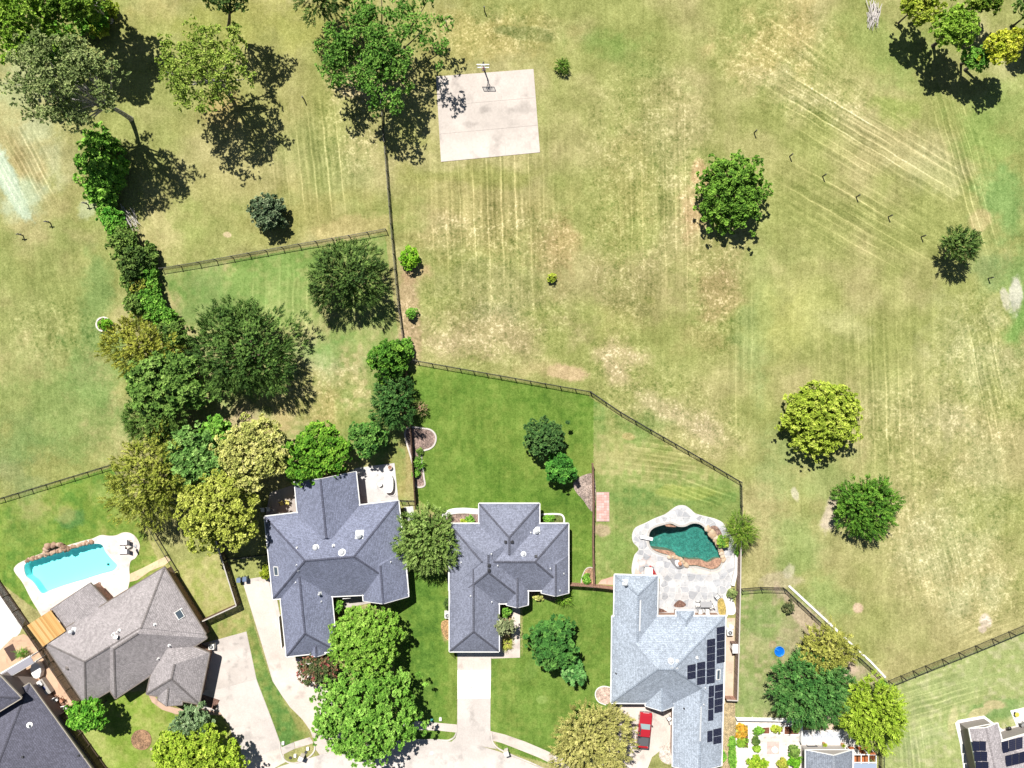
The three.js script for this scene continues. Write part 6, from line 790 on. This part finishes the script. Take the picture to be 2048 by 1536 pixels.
{ // cedar patio cover over the side of the brown house
  const q = [[54, 1251], [101, 1220.5], [131.5, 1262], [85.5, 1293.5]].map(([e, s]) => P(e, s, 3.3)), t = thing('patio_cover', 'new orange cedar patio cover at corner of the brown house', 'patio cover', V((q[0].x + q[2].x) / 2, 0, (q[0].z + q[2].z) / 2)), n = 16, tones = [tone(246, 198, 124), tone(238, 184, 108), tone(250, 208, 140), tone(228, 172, 98)].map((c) => mat(c, .8)); setSeed(12);
  for (let i = 0; i < n; i++) { const g = .08 / n * 3, a = q[0].clone().lerp(q[1], (i + g) / n), b = q[0].clone().lerp(q[1], (i + 1 - g) / n), c = q[3].clone().lerp(q[2], (i + 1 - g) / n), d = q[3].clone().lerp(q[2], (i + g) / n), p = [a, b, c, d], y = 3.3 + rnd() * .015, m = slab(p, y - .04, y); part(t, 'board', m, tones[Math.floor(rnd() * 4)]); }
  for (let i = 0; i < 4; i++) { const f = (i + .5) / 4, a = q[0].clone().lerp(q[3], f), b = q[1].clone().lerp(q[2], f); a.y = b.y = 3.14; part(t, 'rafter', beam(a, b, .08, .2), tones[1]); } for (const p of q) { const c = q[0].clone().add(q[2]).multiplyScalar(.5), w = p.clone().lerp(c, .08); part(t, 'post', box(.15, 3.05, .15, w.x, 1.525, w.z), tones[1]); }
  const gr = P(166, 1186), pg = thing('patio_heater', 'dark patio heater standing on the turquoise pool deck', 'heater', P(199, 1167)); void gr; { const b = P(199, 1167); part(pg, 'pole', cyl(.06, .06, 2, 8, b.x, .05, b.z), mat(C(.2, .15, .12), .7)); part(pg, 'hood', box(.75, .1, .75, b.x, 2.1, b.z, .5), mat(C(.2, .15, .12), .7)); part(pg, 'base', cyl(.28, .25, .12, 16, b.x, .05, b.z), mat(C(.3, .2, .16), .7)); }
  const l = P(96, 1322), la = thing('ladder', 'aluminium ladder lying along the wooden fence by brown house', 'ladder', l), a = P(86, 1308, .12), b = P(107, 1342, .12), sd = V(.2, 0, -.12); part(la, 'rail', bar(a.clone().add(sd), b.clone().add(sd), .035), M.galv); part(la, 'rail', bar(a.clone().sub(sd), b.clone().sub(sd), .035), M.galv); for (let i = 1; i < 11; i++) { const p = a.clone().lerp(b, i / 11); part(la, 'rung', bar(p.clone().add(sd), p.clone().sub(sd), .02), M.galv); }
}
// ---------------------------------------------------------------- red pickup
{
  const f = P(1292.5, 1425, .9), r = P(1285, 1497, .9), c = f.clone().add(r).multiplyScalar(.5).setY(.034), d = f.clone().sub(r), ry = Math.atan2(-d.x, -d.z) , t = thing('pickup_truck', 'red extended-cab pickup with grey bed on the right driveway', 'truck', c); t.rotation.y = ry; // nose towards -z
  const paint = new THREE.MeshPhysicalMaterial({ color: C(.34, .012, .02), roughness: .35, clearcoat: 1, clearcoatRoughness: .05 }), g = (name, geo, m, under) => { const o = shade(new THREE.Mesh(geo, m)); o.name = name; (under ?? t).add(o); return o; };
  const side = (pts, w, bev = .06) => { const s = new THREE.Shape(pts.map(([z, y]) => new THREE.Vector2(z, y))), e = new THREE.ExtrudeGeometry(s, { depth: w - 2 * bev, bevelEnabled: true, bevelSize: bev, bevelThickness: bev, bevelSegments: 3, steps: 1 }); e.rotateY(-Math.PI / 2); e.translate(w / 2 - bev, 0, 0); return e; }; // (z, y) profile swept across x
  const W = 1.86, L = 5.5;
  const body = g('body', merge([side([[-2.62, .5], [-2.68, .8], [-2.5, .98], [-1.3, 1.08], [.72, 1.08], [.72, .45], [-2.4, .4]], W), side([[.74, .45], [.74, .62], [2.66, .62], [2.66, .45]], W - .04)]), paint);
  g('bed_wall', box(.1, .5, 1.92, W / 2 - .07, .82, 1.7), paint, body); g('bed_wall', box(.1, .5, 1.92, -W / 2 + .07, .82, 1.7), paint, body); g('tailgate', rbox(W - .1, .52, .09, .03, 0, .82, 2.66), paint, body); g('bulkhead', box(W - .2, .5, .06, 0, .82, .77), paint, body); g('bed_liner', box(W - .24, .03, 1.84, 0, .65, 1.7), mat(C(.06, .06, .065), .8), body); g('bed_rail', merge([box(.14, .03, 1.92, W / 2 - .07, 1.085, 1.7), box(.14, .03, 1.92, -W / 2 + .07, 1.085, 1.7), box(W - .1, .03, .12, 0, 1.095, 2.66)]), mat(C(.05, .05, .055), .5), body); g('bed_cover', box(W - .3, .04, 1.5, 0, 1.0, 1.55), mat(C(.07, .07, .078), .85), body);
  const hood = new RoundedBoxGeometry(W - .24, .1, 1.15, 3, .05); hood.rotateX(-.05); hood.translate(0, 1.06, -1.9); g('hood', hood, paint, body);
  const frus = (z0, z1, y0, y1, w0, w1, zi0, zi1) => { const p = [[-w0, y0, z0], [w0, y0, z0], [w0, y0, z1], [-w0, y0, z1], [-w1, y1, zi0], [w1, y1, zi0], [w1, y1, zi1], [-w1, y1, zi1]], idx = [4, 7, 6, 4, 6, 5, 0, 4, 5, 0, 5, 1, 1, 5, 6, 1, 6, 2, 2, 6, 7, 2, 7, 3, 3, 7, 4, 3, 4, 0]; return mesh3(p.flat(), p.flatMap(() => [0, 0]), idx); };
  const cab = g('cab', frus(-1.2, .7, 1.05, 1.66, .84, .68, -.52, .52), M.glass), roof = rbox(1.4, .08, 1.14, .035, 0, 1.67, .02); g('cab_roof', roof, paint, cab);
  const pil = []; for (const x of [-1, 1]) { pil.push(beam(V(x * .85, 1.06, -1.2), V(x * .69, 1.66, -.52), .07, .06), beam(V(x * .85, 1.06, .7), V(x * .69, 1.66, .52), .12, .1), beam(V(x * .86, 1.06, -.02), V(x * .7, 1.66, -.02), .08, .05)); } g('cab_pillar', merge(pil), paint, cab); g('windscreen', (() => { const o = frus(-1.21, -1.19, 1.06, 1.64, .76, .62, -.545, -.525); return o; })(), new THREE.MeshPhysicalMaterial({ color: C(.2, .27, .28), roughness: .05 }), cab);
  for (const x of [-1, 1]) { g('door', rbox(.03, .5, 1.1, .012, x * (W / 2 + .002), .78, -.3), paint, body); g('headlight', rbox(.36, .16, .12, .04, x * .68, .82, -2.62), new THREE.MeshPhysicalMaterial({ color: C(.8, .8, .8), roughness: .1 })); g('taillight', rbox(.1, .3, .06, .02, x * .84, .82, 2.69), M.red); const m = rbox(.2, .18, .1, .03, x * 1.05, 1.14, -.95); g('wing_mirror', m, x < 0 ? paint : M.dark); for (const z of [-1.72, 1.62]) { const w = new THREE.CylinderGeometry(.38, .38, .24, 22); w.rotateZ(Math.PI / 2); w.translate(x * .82, .38, z); const wh = g('wheel', w, M.black); const rm = new THREE.CylinderGeometry(.22, .22, .26, 12); rm.rotateZ(Math.PI / 2); rm.translate(x * .825, .38, z); g('rim', rm, M.steel, wh); } }
  g('bumper', rbox(W - .06, .2, .16, .05, 0, .52, -2.7), M.steel); g('bumper', rbox(W - .06, .18, .14, .04, 0, .5, 2.74), M.steel); g('grille', rbox(.95, .2, .06, .02, 0, .8, -2.68), M.galv); g('windscreen_cowl', box(1.6, .03, .14, 0, 1.09, -1.28), M.galv, body); void L;
}

// ---------------------------------------------------------------- dark house at lower left and its deck
struct('driveway', slab(plan([[-120, 1080], [-50, 1092], [-4, 1160], [32, 1214], [50, 1240], [40, 1266], [0, 1306], [-120, 1330]]), 0, .03), paveWhite);
struct('patio', slab(plan([[0, 1300], [26, 1274], [48, 1268], [90, 1292], [160, 1397], [132, 1418], [160, 1464], [120, 1470], [-40, 1400], [-40, 1320]]), 0, .05), concrete(tone(232, 194, 164), 4));
struct('timber_deck', slab(plan([[60, 1350], [80, 1360], [138, 1412], [120, 1432], [96, 1398]]), .05, .08), wood(tone(150, 110, 88)));
const southWest = house({ at: [40, 1450], label: 'dark slate-roofed house cut off at the lower left corner', roof: tone(106, 106, 122, 1.1), cap: tone(92, 92, 106), trim: mat(tone(206, 196, 180), .7), wall: mat(tone(186, 172, 164), .9), eave: 3, pitch: .5, blocks: [{ q: [[59, 1366], [205, 1568], [30, 1690], [-120, 1478]], hip: [1, 1] }, { q: [[-90, 1388], [-4, 1347], [43, 1396], [-50, 1452]], eave: 5.2, pitch: .3, hip: [1, 1] }] });
pipe(southWest, 59, 1450, .16, .3, M.white); boxVent(southWest, 158, 1511, .3); boxVent(southWest, 45, 1514, .3); opening(southWest, 'window', 30, 1384, [.55, .75], 1.7, 1.4, 3.3, M.white, M.glass, 2, 2);
{
  const a = P(-6, 1352, 2.7), b = P(62, 1312, 2.7), t = thing('pergola', 'white flat pergola over deck of dark house at lower left', 'pergola', P(28, 1330)), d = V(.55, 0, .9); part(t, 'beam', beam(a, b, .3, .22), M.white); part(t, 'beam', beam(a.clone().add(d), b.clone().add(d), .16, .2), M.white); const p = [a, b, b.clone().add(d), a.clone().add(d)]; part(t, 'roof_panel', slab(p, 2.82, 2.86), mat(tone(186, 184, 196), .6)); for (const q of [b, b.clone().add(d), a.clone().lerp(b, .4)]) part(t, 'post', box(.16, 2.6, .16, q.x, 1.3, q.z), M.white);
  const c = P(80, 1336), k = thing('covered_boat', 'small white tarp-covered boat on deck at lower left', 'boat', c), s = new THREE.Shape([[0, -1.15], [.45, -1], [.72, -.3], [.74, .3], [.45, .95], [0, 1.2], [-.45, .95], [-.72, .2], [-.6, -.5], [-.35, -1]].map(([x, y]) => new THREE.Vector2(x, y))), g = new THREE.ExtrudeGeometry(s, { depth: .5, bevelEnabled: true, bevelSize: .12, bevelThickness: .25, bevelSegments: 4 }); g.rotateX(-Math.PI / 2); g.rotateY(.15); g.translate(c.x, .34, c.z); part(k, 'cover', g, M.cloth); part(k, 'trailer_frame', merge([box(.9, .06, 1.8, c.x, .14, c.z), box(.08, .14, .5, c.x + .5, .1, c.z), box(.08, .14, .5, c.x - .5, .1, c.z)]), M.dark);
  const kp = P(95, 1370), o = thing('outdoor_kitchen', 'grey outdoor kitchen counter with white hooded grill at lower left', 'kitchen', kp), R = (q) => { q.rotateY(-.98); q.translate(kp.x, 0, kp.z); return q; }; part(o, 'counter', R(rbox(2.6, .9, 1.1, .03, 0, .5, 0)), concrete(tone(190, 184, 178), 3)); part(o, 'grill_hood', R(rbox(.85, .45, .7, .15, -.8, 1.12, 0)), M.white); part(o, 'sink', R(box(.5, .02, .4, .1, .965, 0)), mat(C(.1, .12, .3), .4)); part(o, 'worktop_lid', R(rbox(.7, .1, .6, .03, .85, 1.0, .1)), M.gutter);
  const rg = struct('deck_rug', slab(plan([[8, 1297], [26, 1287], [38, 1313], [24, 1323]]), .05, .065), mat(C(.06, .035, .03), 1)); void rg;
  chair(116, 1396, .6, 'upper chair on deck behind the outdoor kitchen', M.cloth, M.black); chair(127, 1398, -.7, 'middle chair on deck behind the outdoor kitchen', mat(C(.4, .2, .12), .9), M.black); chair(134, 1412, .2, 'lower chair on deck behind the outdoor kitchen', M.cloth, M.black);
  const pb = P(46, 1308), pp = thing('flower_pot', 'dark pot holding the palm on deck at lower left', 'pot', pb), pg = lathe([[0, 0], [.2, 0], [.3, .4], [.26, .4], [0, .36]], 16); pg.translate(pb.x, .05, pb.z); part(pp, 'pot', pg, M.terracotta); part(pp, 'soil', cyl(.24, .24, .02, 14, pb.x, .41, pb.z), M.soil);
}
// ---------------------------------------------------------------- kitchen garden and garden room at the bottom right
struct('garden_paving', slab(plan([[1472, 1440], [1600, 1442], [1604, 1490], [1604, 1640], [1472, 1640]]), 0, .03), concrete(tone(248, 238, 232), 5));
struct('garden_border', slab(plan([[1446, 1400], [1470, 1400], [1472, 1560], [1444, 1560]]), 0, .02), mulch(tone(214, 200, 160), 3));
{
  const bs = [[[1507, 1453], [1538, 1452], [1538, 1467], [1507, 1467]], [[1540, 1452], [1565, 1452], [1565, 1464], [1540, 1464]], [[1567, 1450], [1597, 1450], [1597, 1468], [1567, 1468]], [[1505, 1470], [1517, 1470], [1518, 1504], [1505, 1504]], [[1472, 1448], [1496, 1448], [1496, 1494], [1472, 1494]]], labels = ['raised bed with green leaves and brown soil left of garden top row', 'middle raised bed of yellow-green plants in kitchen garden', 'right raised bed of bare brown soil in kitchen garden', 'narrow raised bed with dark shrub in kitchen garden', 'flower border with orange blooms along left garden edge'];
  bs.forEach((q, i) => { const p = plan(q), c = p[0].clone().lerp(p[2], .5), t = thing('raised_bed', labels[i], 'garden bed', c); part(t, 'soil', slab(p, .03, .22), mulch(tone(150, 100, 76), 2)); part(t, 'edging', strip(p, .12, .03, .28, true), M.white); });
  const veg = [[1518, 1461, 11, 6, .5, fresh, 'dense green vegetables in left raised bed'], [1552, 1457, 12, 5, .5, yell, 'yellow-green vegetables in middle raised bed'], [1512, 1480, 5, 8, .7, deep, 'dark shrub in narrow raised bed'], [1513, 1497, 6, 5, .5, bright, 'lime shrub at foot of narrow raised bed'], [1484, 1456, 11, 6, .5, [[150, 150, 60], [214, 160, 50], [226, 180, 80]], 'orange flowers at top of garden border'], [1482, 1468, 11, 8, .5, [[120, 150, 60], [200, 150, 50], [170, 190, 90]], 'orange and green flowers mid garden border'], [1483, 1484, 12, 9, .5, bright, 'lime leaves at foot of garden border'], [1514, 1527, 21, 16, 1, [[96, 142, 26], [136, 168, 40], [176, 192, 70]], 'large lime shrub on garden paving'], [1588, 1502, 10, 14, 1, mid, 'dark green shrub beside garden fence'], [1590, 1522, 13, 14, 1, [[70, 130, 22], [100, 158, 34], [140, 182, 60]], 'vivid green shrub beside garden fence'], [1566, 1528, 12, 12, .8, [[110, 130, 40], [150, 160, 60], [190, 180, 80]], 'olive shrub left of vivid green garden shrub'], [1464, 1486, 5, 12, .7, fresh, 'climber on lower end of side fence'], [1465, 1516, 5, 20, .7, fresh, 'climber along bottom of side fence'], [1444, 1512, 5, 12, .5, fresh, 'plant strip against pale grey house wall'], [1592, 1456, 6, 8, .6, mid, 'grey-green plant at end of right raised bed']];
  for (const [e, s, a, b, h, c, l] of veg) SH(e, s, a, b, h, c, l);
  const bp = struct('brick_square', slab(plan([[1534, 1483], [1558, 1483], [1558, 1508], [1534, 1508]]), .03, .045), concrete(tone(238, 206, 198), 2)); void bp; const f = P(1549, 1499), t = thing('fire_ring', 'white ring-shaped fountain on pink brick square in garden', 'fountain', f), g = new THREE.TorusGeometry(.42, .1, 10, 28); g.rotateX(Math.PI / 2); g.translate(f.x, .15, f.z); part(t, 'ring', g, M.white); part(t, 'bowl', cyl(.34, .38, .1, 22, f.x, .045, f.z), M.gutter);
  // patio with blue-grey diamonds
  struct('tiled_patio', slab(plan([[1604.5, 1460], [1690, 1459], [1726, 1500], [1726, 1512], [1604.5, 1512]]), 0, .04), concrete(tone(252, 248, 244), 4)); for (let i = 0; i < 4; i++) { const e = 1612 + i * 22.5, s = 1473; struct('diamond_tile', slab(plan([[e - 11, s], [e, s - 11.5], [e + 11, s], [e, s + 11.5]]), .04, .048), concrete(tone(216, 222, 234), 3)); }
  const shed = house({ at: [1658, 1560], label: 'garden room with speckled grey gable roof at bottom right', roof: tone(160, 168, 182), cap: tone(176, 184, 196), trim: M.white, wall: mat(tone(214, 206, 200), .9), eave: 2.6, pitch: .45, blocks: [{ q: [[1611, 1500], [1611, 1640], [1705, 1640], [1705, 1500]], hip: [0, 0] }] }); opening(shed, 'door', 1655, 1497, [1, 0], 1.6, 2, .05, M.white, M.glass, 2, 1);
  const A = P(1707, 1509, 2.4), B = P(1752, 1509, 2.4), D = P(1707, 1600, 2.4), t2 = thing('pergola', 'white and orange timber pergola right of the garden room', 'pergola', P(1729, 1540)), orange = wood(tone(206, 120, 66)); const wx = B.x - A.x; for (let i = 0; i <= 3; i++) part(t2, 'post', box(.12, 2.35, .12, A.x + wx * i / 3, 1.175, A.z), M.white); for (let i = 0; i <= 3; i++) part(t2, 'rafter', box(.1, .14, D.z - A.z, A.x + wx * i / 3, 2.42, (A.z + D.z) / 2), M.white); for (const z of [0, 1.2, 2.6, 4]) part(t2, 'beam', box(wx + .2, .12, .12, A.x + wx / 2, 2.42, A.z + z), M.white); part(t2, 'roof_panel', box(wx, .03, 5.2, A.x + wx / 2, 2.51, A.z + 3.9), mat(tone(190, 206, 232), .4)); part(t2, 'floor', box(wx, .05, 3, A.x + wx / 2, .08, A.z + 1.5), orange); part(t2, 'side_panel', box(.05, 1.9, 1.2, A.x + wx - .1, 1.1, A.z + .7), orange); part(t2, 'gable_board', mesh3([A.x + wx * .7, 2.5, A.z, A.x + wx + .1, 2.5, A.z, A.x + wx * .75, 2.5, A.z - .8], [0, 0, 1, 0, .5, 1], [0, 1, 2]), orange); part(t2, 'bench', rbox(.9, .45, .5, .04, A.x + 1.3, .32, A.z + .6), M.cloth);
  const ben = P(1622, 1491), bb = thing('garden_bench', 'dark bench against garden room wall', 'bench', ben); part(bb, 'seat', box(1.6, .06, .4, ben.x, .48, ben.z), M.dark); part(bb, 'backrest', box(1.6, .4, .05, ben.x, .72, ben.z + .2), M.dark); for (const x of [-.7, .7]) part(bb, 'leg', box(.06, .44, .36, ben.x + x, .25, ben.z), M.dark);
  for (const [e, s, l] of [[1646, 1485, 'left potted lime plant on tiled patio'], [1683, 1487, 'middle potted lime plant on tiled patio'], [1727, 1497, 'right potted lime plant by the pergola']]) { const q = P(e, s), p2 = thing('potted_plant', l, 'potted plant', q), gg = lathe([[0, 0], [.18, 0], [.26, .4], [.22, .4], [0, .36]], 16); gg.translate(q.x, .05, q.z); part(p2, 'pot', gg, M.terracotta); setSeed(e); const lf = []; for (let i = 0; i < 40; i++) { const a = rnd() * 6.28, el = rr(.3, 1.4), d = V(Math.cos(a) * Math.cos(el), Math.sin(el), Math.sin(a) * Math.cos(el)), up = V(-Math.cos(a) * Math.sin(el), Math.cos(el), -Math.sin(a) * Math.sin(el)), pos = [], uv = []; leafQuad(pos, uv, V(q.x, .4 + rnd() * .3, q.z), d, up, rr(.3, .55), .14); lf.push(mesh3(pos, uv)); } part(p2, 'leaves', merge(lf), mat(tone(176, 196, 40, 1.2), .8), null, STUFF); }
}
// ---------------------------------------------------------------- house at the lower right corner
{
  struct('patio', slab(plan([[1910, 1446], [1916, 1440], [1968, 1431], [2020, 1470], [1960, 1480], [1955, 1590], [1934, 1590], [1920, 1490]]), 0, .05), paveWhite); struct('patio', slab(plan([[2020, 1421], [2130, 1396], [2130, 1470], [2034, 1456]]), 0, .05), paveWhite); struct('patio', slab(plan([[1990, 1462], [2034, 1450], [2130, 1440], [2130, 1480], [2000, 1480]]), 0, .045), concrete(tone(226, 214, 208), 4));
  const H = house({ at: [2010, 1530], label: 'taupe-roofed house with dark solar panels at the lower right corner', roof: tone(196, 188, 190, 1.05), cap: tone(180, 172, 174), trim: M.white, wall: mat(tone(170, 162, 158), .9), eave: 3, pitch: .28, blocks: [{ q: [[1938, 1457], [1966, 1600], [2030, 1586], [1995, 1446]], hip: [0, .4] }, { q: [[1999, 1484], [2150, 1440], [2190, 1590], [2040, 1640]], hip: [1, 1], pitch: .4 }] });
  for (let k = 0; k < 3; k++) for (let j = 0; j < 2; j++) solar(H, 1945 + k * 2.6 + j * 13.6, 1481 + k * 20.5, 1958 + k * 2.6 + j * 13.6, 1500.8 + k * 20.5, -1, 3, 5, M.panelBlack);
  for (let k = 0; k < 3; k++) { solar(H, 2003 + k * 14, 1483 - k * 3.4, 2016.6 + k * 14, 1507 - k * 3.4, 3.2, 3, 6, M.panelBlack); solar(H, 2010 + k * 14, 1511 - k * 3.4, 2023.6 + k * 14, 1534 - k * 3.4, 3.2, 3, 6, M.panelBlack); }
  for (const [e, s] of [[1946, 1478], [1950, 1500], [1953, 1520]]) opening(H, 'window', e, s, [.17, .98], 1.3, 1.9, .3, M.white, M.glass, 2, 2);
  chair(2040, 1446, .4, 'grey wicker chair on patio at lower right corner', mat(C(.2, .2, .2), .9)); roundTable(2029, 1426, .34, .55, 'round yellow-green table on patio at lower right corner', mat(C(.45, .4, .06), .7)); const q = P(2012, 1452), g = thing('kettle_grill', 'dark kettle grill beside lower right house', 'grill', q), gg = lathe([[0, .55], [.2, .6], [.3, .75], [.3, .82], [.22, .95], [0, 1.02]], 18); gg.translate(q.x, 0, q.z); part(g, 'bowl', gg, M.black); for (let i = 0; i < 3; i++) part(g, 'leg', bar(V(q.x + Math.cos(i * 2.1) * .3, .05, q.z + Math.sin(i * 2.1) * .3), V(q.x + Math.cos(i * 2.1) * .15, .62, q.z + Math.sin(i * 2.1) * .15), .02), M.galv);
}

scene.traverse((o) => { if (o.isMesh) shade(o); });
renderer.render(scene, camera);
